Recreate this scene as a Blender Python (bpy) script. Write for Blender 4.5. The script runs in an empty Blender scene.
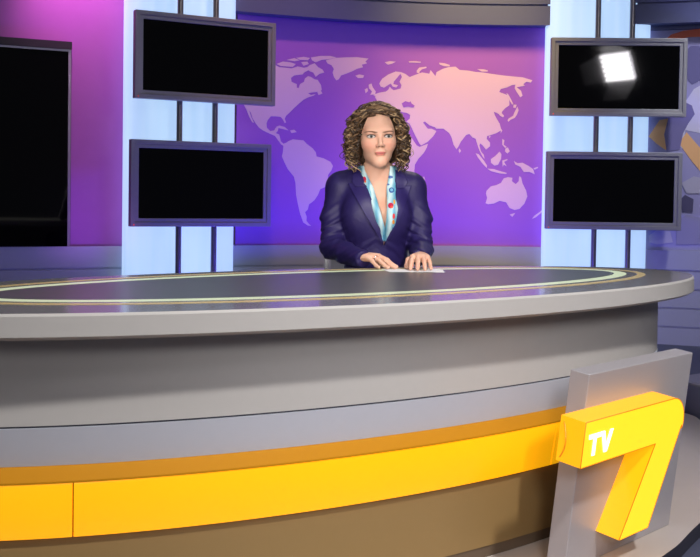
import bpy, bmesh, math, random
import numpy as np
from mathutils import Vector, Matrix, geometry
PI = math.pi
random.seed(7)
scene = bpy.context.scene
COL = scene.collection

# ------------------------------------------------------------------ materials
def lin(c):
    return tuple((v/255/12.92 if v/255 <= .04045 else ((v/255+.055)/1.055)**2.4) for v in c)

def mat(name, rgb, rough=.5, metal=0., spec=.5, noise=0., nscale=8., bump=0., bscale=60., emit=None, estr=0., coat=0., linear=False, stretch=None):
    m = bpy.data.materials.new(name); m.use_nodes = True
    nt = m.node_tree; b = nt.nodes['Principled BSDF']
    c = rgb if linear else lin(rgb)
    b.inputs['Base Color'].default_value = (*c, 1)
    b.inputs['Roughness'].default_value = rough
    b.inputs['Metallic'].default_value = metal
    b.inputs['Specular IOR Level'].default_value = spec
    b.inputs['Coat Weight'].default_value = coat
    tc = nt.nodes.new('ShaderNodeTexCoord')
    src = tc.outputs['Object']
    if stretch:
        mp = nt.nodes.new('ShaderNodeMapping'); mp.inputs['Scale'].default_value = stretch
        nt.links.new(src, mp.inputs['Vector']); src = mp.outputs['Vector']
    if noise:
        n = nt.nodes.new('ShaderNodeTexNoise'); n.inputs['Scale'].default_value = nscale; n.inputs['Detail'].default_value = 4
        nt.links.new(src, n.inputs['Vector'])
        mx = nt.nodes.new('ShaderNodeMix'); mx.data_type = 'RGBA'
        mx.inputs['A'].default_value = (*[max(0, v*(1-noise)) for v in c], 1)
        mx.inputs['B'].default_value = (*[min(1, v*(1+noise)) for v in c], 1)
        nt.links.new(n.outputs['Fac'], mx.inputs['Factor'])
        nt.links.new(mx.outputs['Result'], b.inputs['Base Color'])
    if bump:
        n2 = nt.nodes.new('ShaderNodeTexNoise'); n2.inputs['Scale'].default_value = bscale; n2.inputs['Detail'].default_value = 3
        nt.links.new(src, n2.inputs['Vector'])
        bp = nt.nodes.new('ShaderNodeBump'); bp.inputs['Strength'].default_value = bump; bp.inputs['Distance'].default_value = .01
        nt.links.new(n2.outputs['Fac'], bp.inputs['Height']); nt.links.new(bp.outputs['Normal'], b.inputs['Normal'])
    if emit is not None:
        b.inputs['Emission Color'].default_value = (*emit, 1)
        b.inputs['Emission Strength'].default_value = estr
    return m

M = {}
M['laminate'] = mat('grey laminate', (176, 174, 174), .42, noise=.02, nscale=40)
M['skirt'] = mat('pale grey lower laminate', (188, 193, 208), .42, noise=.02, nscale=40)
M['desktop'] = mat('grey gloss desktop', (132, 131, 138), .16, noise=.02, nscale=40)
M['glass'] = mat('smoked grey inset', (84, 86, 90), .32)
M['ring'] = mat('lit ring strip', (160, 168, 138), .3, emit=(.78, .90, .60), estr=.46)
M['brass'] = mat('pale brass strip', (214, 190, 130), .3, emit=None)
M['gold'] = mat('amber acrylic ledge', (172, 116, 12), .5, spec=.25, emit=(1., .42, .012), estr=.07)
M['band'] = mat('lit amber acrylic', (240, 150, 8), .3, emit=(1., .46, .004), estr=.68)
M['seven'] = mat('lit yellow acrylic', (225, 150, 10), .3, emit=(1., .52, .018), estr=1.3)
M['seven_side'] = mat('lit yellow acrylic returns', (225, 145, 8), .3, emit=(1., .44, .006), estr=.8)
M['sign_edge'] = mat('amber edge trim', (215, 120, 10), .4, emit=(1., .35, .005), estr=.25)
M['white_letter'] = mat('white lettering', (250, 250, 245), .4, emit=(1, 1, .93), estr=1.0)
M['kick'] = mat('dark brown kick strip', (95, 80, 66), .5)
M['glow_tan'] = mat('band-glow tan laminate', (138, 113, 73), .45, noise=.02, nscale=40)  # yellow glow of the lit band is put into this base colour
M['sign_board'] = mat('brushed aluminium board', (166, 163, 170), .4, metal=.15, noise=.03, nscale=30, stretch=(1, 1, 14))
M['black_gap'] = mat('black gap', (10, 9, 8), .6)
M['bezel'] = mat('grey monitor bezel', (150, 150, 155), .42, metal=.2)
M['screen'] = mat('black glossy screen', (3, 3, 4), .035, spec=.5)
M['backplastic'] = mat('dark plastic housing', (38, 38, 42), .5)
M['chrome'] = mat('dark chrome tube', (150, 146, 152), .3, metal=.75)
M['led'] = mat('red standby light', (200, 20, 15), .4, emit=(1, .05, .03), estr=1.)
M['plinth'] = mat('blue grey wall cladding', (176, 178, 198), .5, noise=.02, nscale=6)
M['header'] = mat('grey header cladding', (88, 94, 140), .55, noise=.02, nscale=6)
M['gap'] = mat('groove shadow gap', (66, 66, 80), .7)
M['ocean'] = mat('violet printed backdrop', (165, 98, 212), .5, noise=.02, nscale=3)
M['land'] = mat('pale pink printed continents', (232, 196, 226), .5)
M['purple'] = mat('magenta purple wall panel', (165, 96, 180), .45, noise=.05, nscale=9, bump=.04, bscale=24)
M['dais'] = mat('grey platform top', (174, 167, 164), .4, noise=.04, nscale=14)
M['dais_edge'] = mat('dark platform edge', (40, 40, 52), .5)
M['floor'] = mat('dark blue grey studio floor', (72, 76, 98), .45, noise=.06, nscale=7)
M['paper'] = mat('white paper', (238, 238, 242), .6)
M['chair_white'] = mat('white chair frame', (220, 220, 226), .35)
M['chair_grey'] = mat('grey chair fabric', (150, 150, 165), .8, bump=.3, bscale=300)
M['black_metal'] = mat('black painted metal', (16, 16, 18), .5)
M['door_metal'] = mat('grey barn door metal', (74, 74, 78), .5)
M['reflector'] = mat('lamp reflector', (200, 200, 205), .25, metal=.8)
M['tube'] = mat('fluorescent tube', (250, 250, 250), .4, emit=(1, .96, .98), estr=32.)
M['silver'] = mat('silver', (205, 200, 195), .2, metal=1.)
M['silver_edge'] = mat('silver edge trim', (150, 148, 165), .35, metal=.4)
M['dark_frame'] = mat('dark frame', (34, 30, 42), .5)
for k, c in dict(mural_base=(156, 152, 206), mural_pale=(206, 202, 236), mural_head=(104, 100, 156), mural_arm=(118, 112, 168),
                 mural_tan=(236, 182, 132), mural_orange=(222, 104, 76), mural_laptop=(178, 174, 206), mural_chair=(150, 146, 184),
                 mural_dark=(78, 74, 116), mural_paper=(186, 182, 208)).items():
    M[k] = mat(k.replace('_', ' print '), c, .5)

def lightbox_mat():
    m = bpy.data.materials.new('back-lit frosted acrylic'); m.use_nodes = True
    nt = m.node_tree; b = nt.nodes['Principled BSDF']
    b.inputs['Base Color'].default_value = (.35, .45, .6, 1); b.inputs['Roughness'].default_value = .35
    tc = nt.nodes.new('ShaderNodeTexCoord'); mp = nt.nodes.new('ShaderNodeMapping'); mp.inputs['Scale'].default_value = (9, 9, .5)
    n = nt.nodes.new('ShaderNodeTexNoise'); n.inputs['Scale'].default_value = 1.5; n.inputs['Detail'].default_value = 2
    r = nt.nodes.new('ShaderNodeValToRGB')
    r.color_ramp.elements[0].position = .3; r.color_ramp.elements[0].color = (.42, .61, .92, 1)
    r.color_ramp.elements[1].position = .75; r.color_ramp.elements[1].color = (.52, .74, 1., 1)
    L = nt.links.new
    L(tc.outputs['Object'], mp.inputs['Vector']); L(mp.outputs['Vector'], n.inputs['Vector']); L(n.outputs['Fac'], r.inputs['Fac'])
    L(r.outputs['Color'], b.inputs['Emission Color']); b.inputs['Emission Strength'].default_value = .92
    return m
M['lightbox'] = lightbox_mat()

# ------------------------------------------------------------------ object helpers
def link(o, parent=None):
    COL.objects.link(o)
    if parent is not None: o.parent = parent
    return o
def tag(o, label=None, cat=None, group=None, kind=None):
    if label: o['label'] = label
    if cat: o['category'] = cat
    if group: o['group'] = group
    if kind: o['kind'] = kind
    return o
def empty(name, loc=(0, 0, 0), rz=0.):
    o = bpy.data.objects.new(name, None); o.location = loc; o.rotation_euler = (0, 0, rz); o.empty_display_size = .1
    return link(o)

class MB:
    """collects shapes for ONE mesh object"""
    def __init__(s): s.v = []; s.f = []; s.m = []; s.mi = 0
    def add(s, vs, fs):
        n = len(s.v); s.v += [tuple(map(float, p)) for p in vs]
        for f in fs: s.f.append(tuple(i+n for i in f)); s.m.append(s.mi)
    def box(s, x0, x1, y0, y1, z0, z1):
        v = [(x0,y0,z0),(x1,y0,z0),(x1,y1,z0),(x0,y1,z0),(x0,y0,z1),(x1,y0,z1),(x1,y1,z1),(x0,y1,z1)]
        s.add(v, [(0,3,2,1),(4,5,6,7),(0,1,5,4),(1,2,6,5),(2,3,7,6),(3,0,4,7)])
    def prism(s, pts, a, b, fn):
        """polygon pts (2-D, CCW) extruded from a to b; fn(x, y, w) -> 3-D"""
        n = len(pts)
        v = [fn(x, y, a) for x, y in pts] + [fn(x, y, b) for x, y in pts]
        tri = geometry.tessellate_polygon([[Vector((x, y, 0)) for x, y in pts]])
        f = []
        for t in tri:
            p = [pts[i] for i in t]
            ar = (p[1][0]-p[0][0])*(p[2][1]-p[0][1])-(p[2][0]-p[0][0])*(p[1][1]-p[0][1])
            t = tuple(t) if ar > 0 else tuple(reversed(t))
            f.append(tuple(reversed(t))); f.append(tuple(i+n for i in t))
        f += [(i, (i+1) % n, (i+1) % n+n, i+n) for i in range(n)]
        s.add(v, f)
    def tube(s, pts, r, n=12, caps=True, closed=False):
        pts = [Vector(p) for p in pts]; k = len(pts)
        rr = r if isinstance(r, (list, tuple)) else [r]*k
        up = Vector((0, 0, 1)); vs = []; fs = []
        d0 = None; a = None
        for i, p in enumerate(pts):
            if closed: d = pts[(i+1) % k]-pts[i-1]
            else: d = pts[min(i+1, k-1)]-pts[max(i-1, 0)]
            d.normalize()
            if a is None:
                a = d.cross(up) if abs(d.z) < .9 else d.cross(Vector((1, 0, 0)))
            a = a-d*a.dot(d); a.normalize(); b = d.cross(a)
            for j in range(n):
                t = 2*PI*j/n; vs.append(p+(a*math.cos(t)+b*math.sin(t))*rr[i])
        m = k if closed else k-1
        for i in range(m):
            i2 = (i+1) % k
            for j in range(n):
                fs.append((i*n+j, i*n+(j+1) % n, i2*n+(j+1) % n, i2*n+j))
        if caps and not closed:
            fs.append(tuple(range(n))[::-1]); fs.append(tuple((k-1)*n+j for j in range(n)))
        s.add(vs, fs)
    def lathe(s, prof, n=32, c=(0, 0, 0)):
        vs = []; fs = []
        for r, z in prof:
            for j in range(n):
                t = 2*PI*j/n; vs.append((c[0]+r*math.cos(t), c[1]+r*math.sin(t), c[2]+z))
        for i in range(len(prof)-1):
            for j in range(n): fs.append((i*n+j, i*n+(j+1) % n, (i+1)*n+(j+1) % n, (i+1)*n+j))
        fs.append(tuple(range(n))[::-1]); fs.append(tuple((len(prof)-1)*n+j for j in range(n)))
        s.add(vs, fs)
    def build(s, name, mats, parent=None, smooth=False, bevel=0., segs=2, auto=None):
        me = bpy.data.meshes.new(name); me.from_pydata(s.v, [], s.f)
        for m in (mats if isinstance(mats, (list, tuple)) else [mats]): me.materials.append(m)
        me.polygons.foreach_set('material_index', s.m)
        bm = bmesh.new(); bm.from_mesh(me); bmesh.ops.recalc_face_normals(bm, faces=bm.faces); bm.to_mesh(me); bm.free()
        if smooth: me.shade_smooth()
        if auto is not None:
            me.shade_smooth(); me.set_sharp_from_angle(angle=math.radians(auto))
        me.update()
        o = bpy.data.objects.new(name, me)
        if bevel:
            b = o.modifiers.new('bevel', 'BEVEL'); b.width = bevel; b.segments = segs; b.limit_method = 'ANGLE'; b.angle_limit = math.radians(40)
        return link(o, parent)

# ------------------------------------------------------------------ camera
PITCH, ROLL, CAMH = .0265, .014, 1.01
cam = bpy.data.cameras.new('camera'); cam.sensor_width = 36; cam.lens = 36*1000/700
cam.shift_y = -(278.5-226.5)/700; cam.clip_start = .05
co = link(bpy.data.objects.new('camera', cam))
fw = Vector((0, math.cos(PITCH), -math.sin(PITCH))); r0 = Vector((1, 0, 0)); u0 = r0.cross(fw)
Rv = r0*math.cos(ROLL)+u0*math.sin(ROLL); Uv = -r0*math.sin(ROLL)+u0*math.cos(ROLL)
co.matrix_world = Matrix(((Rv.x, Uv.x, -fw.x, 0), (Rv.y, Uv.y, -fw.y, 0), (Rv.z, Uv.z, -fw.z, CAMH), (0, 0, 0, 1)))
scene.camera = co

# ------------------------------------------------------------------ studio wall: straight left run, arc of radius 4.8
CX, CY, RW = 1.11, 3.21, 4.8
SL = -2.05                                   # arc length where the straight left run begins
def wall_pt(s, z, off=0.):
    """s = arc length along the wall, off = distance out of the wall into the studio"""
    if s >= SL:
        a = s/RW; R = RW-off
        return (CX+R*math.sin(a), CY+R*math.cos(a), z)
    a = SL/RW; R = RW-off
    return (CX+R*math.sin(a)+(s-SL)*math.cos(a), CY+R*math.cos(a)-(s-SL)*math.sin(a), z)
def wall_run(name, s0, s1, prof, m, parent=None, step=.1, auto=30):
    """closed profile [(off, z)...] swept along the wall"""
    mb = MB(); n = max(2, int((s1-s0)/step)+1); k = len(prof); vs = []
    for i in range(n):
        s = s0+(s1-s0)*i/(n-1)
        vs += [wall_pt(s, z, o) for o, z in prof]
    fs = [(i*k+j, i*k+(j+1) % k, (i+1)*k+(j+1) % k, (i+1)*k+j) for i in range(n-1) for j in range(k)]
    fs += [tuple(range(k)), tuple((n-1)*k+j for j in range(k))]
    mb.add(vs, fs)
    return mb.build(name, m, parent, auto=auto)
ZF, ZD = -.08, -.03                          # studio floor, platform top
SA, SB = -5.2, 4.6
# plinth boards with shadow gaps between them: board profile is one outline
def grooved(z0, z1, lines, off, g=.007, dep=.012):
    p = [(-.1, z0), (off, z0)]
    for l in sorted(lines): p += [(off, l-g), (off-dep, l-g), (off-dep, l+g), (off, l+g)]
    return p+[(off, z1), (-.1, z1)]
o = wall_run('wall_back', SA, SB, grooved(ZF, .655, [.058, .205, .352, .498], .05), M['plinth'])
tag(o, 'blue grey plinth wall with horizontal grooves below the backdrops', kind='structure')
o = wall_run('trim_1', -2.75, SB, grooved(2.398, 3.6, [2.555, 2.715, 2.875, 3.035, 3.195], .13), M['header'])
tag(o, 'grey header cladding above the world map backdrop', kind='structure')
o = wall_run('wall_left', SA, -2.06, [(-.1, .655), (.02, .655), (.02, 3.6), (-.1, 3.6)], M['purple'])
tag(o, 'magenta purple wall panel around the black wall screen', kind='structure')
o = wall_run('wall_right', 1.0, SB, [(-.1, .655), (-.03, .655), (-.03, 2.41), (-.1, 2.41)], M['plinth'])
tag(o, 'wall behind the printed mural', kind='structure')

def printed(polys, off, name, m, parent, th=.003):
    """flat printed patches following the curved wall, cut into strips so that they follow the curve"""
    mb = MB()
    for pts in polys:
        bm = bmesh.new()
        vs = [bm.verts.new((x, y, 0)) for x, y in pts]
        f = bm.faces.new(vs)
        bmesh.ops.triangulate(bm, faces=[f])
        x0 = min(p[0] for p in pts); x1 = max(p[0] for p in pts); x = math.floor(x0/.06)*.06
        while x < x1:
            g = bm.verts[:]+bm.edges[:]+bm.faces[:]
            bmesh.ops.bisect_plane(bm, geom=g, plane_co=(x, 0, 0), plane_no=(1, 0, 0)); x += .06
        bm.normal_update()
        flip = sum(fc.normal.z*fc.calc_area() for fc in bm.faces) < 0
        bm.verts.ensure_lookup_table()
        e = bmesh.ops.extrude_face_region(bm, geom=bm.faces[:])
        up = set(v for v in e['geom'] if isinstance(v, bmesh.types.BMVert))
        bm.verts.index_update()
        vv = [wall_pt(v.co.x, v.co.y, off+(th if v in up else 0)) for v in bm.verts]
        mb.add(vv, [[v.index for v in fc.verts] for fc in bm.faces]); bm.free()
    return mb.build(name, m, parent)

LAND={
 'north_america':[(-1.741,2.032),(-1.712,2.019),(-1.663,2.018),(-1.614,2.015),(-1.566,2.033),(-1.517,2.026),(-1.482,2.032),(-1.474,2.01),(-1.507,1.993),(-1.526,1.973),(-1.59,1.963),(-1.617,1.943),(-1.613,1.913),(-1.57,1.896),(-1.57,1.87),(-1.554,1.867),(-1.545,1.898),(-1.512,1.918),(-1.506,1.943),(-1.481,1.963),(-1.458,1.958),(-1.428,1.941),(-1.403,1.938),(-1.375,1.898),(-1.369,1.861),(-1.394,1.848),(-1.447,1.838),(-1.48,1.831),(-1.456,1.819),(-1.417,1.828),(-1.433,1.815),(-1.475,1.8),(-1.514,1.779),(-1.543,1.753),(-1.587,1.714),(-1.62,1.681),(-1.653,1.65),(-1.664,1.627),(-1.652,1.599),(-1.663,1.593),(-1.679,1.622),(-1.697,1.64),(-1.736,1.642),(-1.775,1.641),(-1.799,1.612),(-1.809,1.587),(-1.806,1.553),(-1.778,1.528),(-1.746,1.535),(-1.735,1.556),(-1.713,1.56),(-1.718,1.531),(-1.734,1.514),(-1.707,1.505),(-1.699,1.479),(-1.693,1.453),(-1.671,1.435),(-1.649,1.444),(-1.635,1.45),(-1.649,1.425),(-1.668,1.417),(-1.69,1.429),(-1.712,1.457),(-1.74,1.493),(-1.786,1.51),(-1.833,1.529),(-1.868,1.551),(-1.896,1.584),(-1.921,1.621),(-1.935,1.662),(-1.948,1.677),(-1.932,1.631),(-1.909,1.586),(-1.923,1.59),(-1.948,1.633),(-1.97,1.684),(-1.986,1.709),(-1.998,1.747),(-2.015,1.798),(-2.026,1.861),(-2.043,1.899),(-2.07,1.923),(-2.102,1.926),(-2.116,1.945),(-2.097,1.985),(-2.108,2.01),(-2.076,2.038),(-2.023,2.034),(-1.942,2.029),(-1.86,2.026),(-1.757,2.028)],
 'victoria_island':[(-1.735,2.042),(-1.683,2.064),(-1.625,2.061),(-1.58,2.051),(-1.605,2.027),(-1.663,2.028),(-1.702,2.029)],
 'melville':[(-1.654,2.078),(-1.592,2.095),(-1.547,2.081),(-1.592,2.071)],
 'baffin':[(-1.498,2.024),(-1.469,2.048),(-1.43,2.065),(-1.4,2.036),(-1.365,2.019),(-1.351,1.997),(-1.39,1.984),(-1.419,1.96),(-1.439,1.993),(-1.468,2.001)],
 'qe':[(-1.577,2.098),(-1.518,2.109),(-1.468,2.104),(-1.483,2.085),(-1.547,2.085)],
 'ellesmere':[(-1.46,2.108),(-1.382,2.124),(-1.304,2.128),(-1.255,2.119),(-1.313,2.103),(-1.372,2.094),(-1.42,2.073),(-1.45,2.086)],
 'somerset':[(-1.537,2.067),(-1.489,2.075),(-1.475,2.057),(-1.518,2.041)],
 'newfoundland':[(-1.404,1.844),(-1.379,1.86),(-1.363,1.835),(-1.394,1.82)],
 'greenland':[(-1.339,2.092),(-1.265,2.115),(-1.177,2.123),(-1.089,2.129),(-0.994,2.122),(-1.02,2.098),(-1.006,2.085),(-1.049,2.072),(-1.038,2.053),(-1.087,2.038),(-1.126,2.017),(-1.165,2),(-1.214,1.981),(-1.233,1.95),(-1.252,1.941),(-1.272,1.967),(-1.283,2.001),(-1.273,2.029),(-1.293,2.057),(-1.327,2.07)],
 'iceland':[(-1.1,1.984),(-1.067,1.995),(-1.028,1.989),(-1.037,1.969),(-1.076,1.966)],
 'svalbard':[(-0.863,2.098),(-0.823,2.108),(-0.774,2.106),(-0.804,2.089),(-0.837,2.08)],
 'britain':[(-0.991,1.918),(-0.968,1.928),(-0.958,1.9),(-0.932,1.867),(-0.937,1.847),(-0.976,1.838),(-0.963,1.865),(-0.987,1.889)],
 'ireland':[(-1.022,1.879),(-1.001,1.891),(-0.995,1.868),(-1.014,1.85)],
 'cuba':[(-1.735,1.561),(-1.705,1.573),(-1.664,1.564),(-1.631,1.539),(-1.669,1.546),(-1.713,1.554)],
 'hispaniola':[(-1.62,1.539),(-1.587,1.546),(-1.565,1.528),(-1.609,1.519)],
 'south_america':[(-1.671,1.422),(-1.635,1.455),(-1.595,1.472),(-1.553,1.468),(-1.512,1.467),(-1.485,1.441),(-1.437,1.408),(-1.41,1.377),(-1.404,1.345),(-1.346,1.331),(-1.29,1.305),(-1.27,1.274),(-1.281,1.242),(-1.308,1.204),(-1.313,1.145),(-1.334,1.107),(-1.37,1.091),(-1.389,1.045),(-1.416,1.005),(-1.443,0.983),(-1.459,0.972),(-1.47,0.93),(-1.491,0.911),(-1.477,0.876),(-1.479,0.844),(-1.457,0.818),(-1.44,0.805),(-1.468,0.807),(-1.504,0.831),(-1.53,0.897),(-1.547,0.963),(-1.564,1.042),(-1.571,1.135),(-1.583,1.182),(-1.633,1.239),(-1.661,1.291),(-1.683,1.338),(-1.675,1.369)],
 'eurasia':[(-0.905,1.931),(-0.88,1.97),(-0.832,2.004),(-0.773,2.029),(-0.734,2.026),(-0.697,2.014),(-0.661,1.99),(-0.692,1.982),(-0.657,1.99),(-0.618,2.007),(-0.56,2.028),(-0.501,2.02),(-0.491,2.049),(-0.451,2.002),(-0.442,2.035),(-0.394,2.061),(-0.345,2.076),(-0.291,2.081),(-0.257,2.055),(-0.189,2.052),(-0.13,2.042),(-0.072,2.039),(0.006,2.028),(0.084,2.018),(0.161,2.011),(0.248,2.004),(0.325,1.981),(0.312,1.962),(0.277,1.969),(0.254,1.95),(0.268,1.937),(0.201,1.926),(0.236,1.898),(0.25,1.859),(0.231,1.845),(0.202,1.888),(0.186,1.917),(0.191,1.946),(0.162,1.941),(0.124,1.922),(0.076,1.91),(0.063,1.886),(0.106,1.871),(0.135,1.858),(0.145,1.819),(0.146,1.781),(0.117,1.761),(0.093,1.736),(0.085,1.72),(0.105,1.697),(0.099,1.684),(0.074,1.697),(0.06,1.712),(0.021,1.731),(0.031,1.702),(0.047,1.673),(0.071,1.635),(0.082,1.596),(0.085,1.583),(0.048,1.559),(0.003,1.543),(-0.027,1.535),(-0.031,1.512),(-0.003,1.483),(-0.003,1.455),(-0.034,1.427),(-0.058,1.455),(-0.081,1.477),(-0.088,1.459),(-0.075,1.413),(-0.052,1.386),(-0.044,1.352),(-0.063,1.374),(-0.087,1.42),(-0.104,1.465),(-0.119,1.511),(-0.146,1.522),(-0.17,1.549),(-0.197,1.54),(-0.238,1.486),(-0.254,1.452),(-0.272,1.424),(-0.296,1.462),(-0.313,1.519),(-0.332,1.553),(-0.379,1.587),(-0.437,1.586),(-0.448,1.597),(-0.495,1.612),(-0.53,1.641),(-0.546,1.633),(-0.506,1.584),(-0.476,1.585),(-0.436,1.567),(-0.459,1.528),(-0.504,1.481),(-0.557,1.451),(-0.574,1.468),(-0.605,1.525),(-0.639,1.593),(-0.655,1.622),(-0.681,1.637),(-0.654,1.661),(-0.65,1.69),(-0.678,1.705),(-0.717,1.711),(-0.748,1.72),(-0.764,1.733),(-0.78,1.7),(-0.808,1.736),(-0.832,1.767),(-0.799,1.723),(-0.817,1.708),(-0.869,1.761),(-0.904,1.751),(-0.927,1.721),(-0.973,1.726),(-0.976,1.787),(-0.921,1.794),(-0.94,1.827),(-0.927,1.83),(-0.957,1.839),(-0.904,1.858),(-0.849,1.869),(-0.83,1.885),(-0.82,1.909),(-0.806,1.894),(-0.787,1.881),(-0.732,1.896),(-0.724,1.923),(-0.741,1.95),(-0.722,1.988),(-0.734,2.013),(-0.761,1.98),(-0.788,1.948),(-0.791,1.929),(-0.752,1.922),(-0.767,1.903),(-0.795,1.909),(-0.811,1.934),(-0.834,1.92),(-0.865,1.899),(-0.893,1.906)],
 'africa':[(-0.69,1.616),(-0.657,1.547),(-0.623,1.49),(-0.595,1.452),(-0.571,1.439),(-0.504,1.465),(-0.511,1.435),(-0.538,1.389),(-0.579,1.343),(-0.606,1.297),(-0.61,1.251),(-0.604,1.194),(-0.632,1.159),(-0.649,1.09),(-0.707,1.032),(-0.742,1.032),(-0.778,1.122),(-0.803,1.213),(-0.804,1.304),(-0.863,1.371),(-0.933,1.37),(-0.98,1.437),(-0.982,1.55),(-0.925,1.631),(-0.821,1.656),(-0.751,1.624)],
 'madagascar':[(-0.53,1.206),(-0.52,1.177),(-0.538,1.126),(-0.561,1.107),(-0.571,1.144),(-0.558,1.176)],
 'sri_lanka':[(-0.249,1.433),(-0.235,1.415),(-0.246,1.394),(-0.255,1.415)],
 'sumatra':[(-0.117,1.396),(-0.093,1.39),(-0.051,1.34),(-0.023,1.299),(-0.027,1.281),(-0.062,1.317),(-0.098,1.362)],
 'java':[(-0.022,1.276),(0.031,1.272),(0.088,1.255),(0.134,1.244),(0.132,1.235),(0.077,1.239),(0.008,1.256)],
 'borneo':[(0.006,1.352),(0.04,1.376),(0.074,1.411),(0.09,1.392),(0.087,1.353),(0.064,1.307),(0.037,1.3),(0.007,1.322)],
 'sulawesi':[(0.098,1.342),(0.137,1.354),(0.139,1.345),(0.112,1.331),(0.133,1.297),(0.11,1.308),(0.101,1.292)],
 'luzon':[(0.095,1.514),(0.111,1.503),(0.107,1.468),(0.131,1.45),(0.119,1.441),(0.094,1.468)],
 'mindanao':[(0.122,1.439),(0.14,1.446),(0.156,1.416),(0.136,1.398),(0.117,1.416)],
 'new_guinea':[(0.19,1.339),(0.22,1.321),(0.258,1.326),(0.304,1.303),(0.344,1.276),(0.358,1.235),(0.317,1.253),(0.271,1.252),(0.243,1.293),(0.202,1.311)],
 'solomon':[(0.346,1.283),(0.38,1.295),(0.384,1.286),(0.357,1.272)],
 'australia':[(-0.024,1.099),(0.01,1.134),(0.056,1.146),(0.09,1.163),(0.112,1.2),(0.146,1.21),(0.181,1.205),(0.177,1.178),(0.209,1.155),(0.232,1.179),(0.235,1.218),(0.249,1.211),(0.262,1.161),(0.292,1.104),(0.302,1.058),(0.28,1),(0.242,0.958),(0.204,0.948),(0.162,0.964),(0.134,1.009),(0.081,1.02),(0.036,0.997),(-0.01,0.991),(-0.031,1),(-0.018,1.042),(-0.028,1.076)],
 'tasmania':[(0.163,0.911),(0.209,0.925),(0.186,0.893)],
 'new_zealand':[(0.44,0.972),(0.447,0.963),(0.414,0.928),(0.369,0.891),(0.342,0.879),(0.36,0.905),(0.4,0.933)],
 'japan':[(0.21,1.772),(0.22,1.743),(0.209,1.71),(0.19,1.681),(0.158,1.667),(0.14,1.651),(0.133,1.663),(0.144,1.678),(0.178,1.698),(0.189,1.729)],
 'hokkaido':[(0.18,1.787),(0.204,1.787),(0.196,1.76),(0.177,1.764)],
 'sakhalin':[(0.121,1.877),(0.133,1.872),(0.153,1.839),(0.178,1.791),(0.167,1.787),(0.141,1.833)],
 'taiwan':[(0.082,1.594),(0.094,1.581),(0.081,1.557)],
 'hainan':[(-0.015,1.538),(0.003,1.534),(-0.01,1.517)],
 'novaya':[(-0.603,2.042),(-0.584,2.066),(-0.525,2.075),(-0.525,2.065),(-0.56,2.053),(-0.579,2.037),(-0.583,2.02),(-0.603,2.027)],
 'severnaya':[(-0.424,2.109),(-0.375,2.104),(-0.336,2.092),(-0.339,2.082),(-0.38,2.083),(-0.416,2.093)],
 'franz':[(-0.669,2.113),(-0.62,2.116),(-0.571,2.112),(-0.575,2.104),(-0.624,2.103),(-0.667,2.103)],
 'siberian':[(-0.115,2.065),(-0.063,2.064),(-0.029,2.055),(-0.033,2.047),(-0.08,2.046)],
}
SEA={
 'black_sea':[(-0.721,1.779),(-0.693,1.798),(-0.66,1.79),(-0.651,1.799),(-0.642,1.782),(-0.614,1.764),(-0.625,1.75),(-0.671,1.756),(-0.706,1.748)],
}
MURAL={
 'pale':[(1.462,1.666),(1.5,1.806),(1.562,1.905),(1.67,1.968),(1.678,1.62),(1.613,1.564),(1.505,1.589),(1.486,1.438),(1.446,1.505)],
 'head':[(1.478,2.123),(1.492,2.199),(1.532,2.238),(1.664,2.233),(1.671,1.935),(1.604,1.97),(1.545,1.938),(1.493,2.006)],
 'arm':[(1.349,1.556),(1.379,1.69),(1.422,1.774),(1.484,1.813),(1.549,1.778),(1.572,1.711),(1.526,1.639),(1.49,1.565),(1.467,1.438),(1.371,1.422)],
 'tan_left':[(1.233,1.54),(1.312,1.667),(1.411,1.687),(1.381,1.566),(1.365,1.432),(1.299,1.479)],
 'tan_right':[(1.46,1.489),(1.515,1.572),(1.683,1.371),(1.687,1.189),(1.545,1.365)],
 'orange':[(1.334,2.284),(1.384,2.33),(1.473,2.356),(1.661,2.372),(1.663,2.306),(1.505,2.305),(1.411,2.275)],
 'laptop':[(1.485,1.177),(1.576,1.231),(1.687,1.205),(1.689,1.099),(1.525,1.097)],
 'chair':[(1.453,0.884),(1.529,0.929),(1.628,0.911),(1.632,0.704),(1.457,0.699)],
 'desk_items':[(1.476,1.043),(1.513,1.087),(1.577,1.054),(1.573,0.95),(1.497,0.956)],
 'paper':[(1.25,0.762),(1.314,0.811),(1.41,0.799),(1.431,0.715),(1.316,0.696),(1.257,0.711)],
 'seat':[(1.64,0.898),(1.725,0.923),(1.729,0.707),(1.645,0.704)],
}


bd = empty('world_map_backdrop', wall_pt(-.8, .655, .02))
tag(bd, 'curved violet backdrop printed with a pale pink world map behind the presenter', 'backdrop')
def reparent(o, p):
    o.parent = p; bpy.context.view_layer.update(); o.matrix_parent_inverse = p.matrix_world.inverted(); return o
reparent(wall_run('backdrop_panel', -2.045, .48, [(0, .6555), (.02, .6555), (.02, 2.3975), (0, 2.3975)], M['ocean']), bd)
reparent(printed([[(max(x, -2.04), z) for x, z in p] for p in LAND.values()], .0195, 'continents', M['land'], None), bd)
reparent(printed(list(SEA.values()), .022, 'inland_sea', M['ocean'], None), bd)

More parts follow.
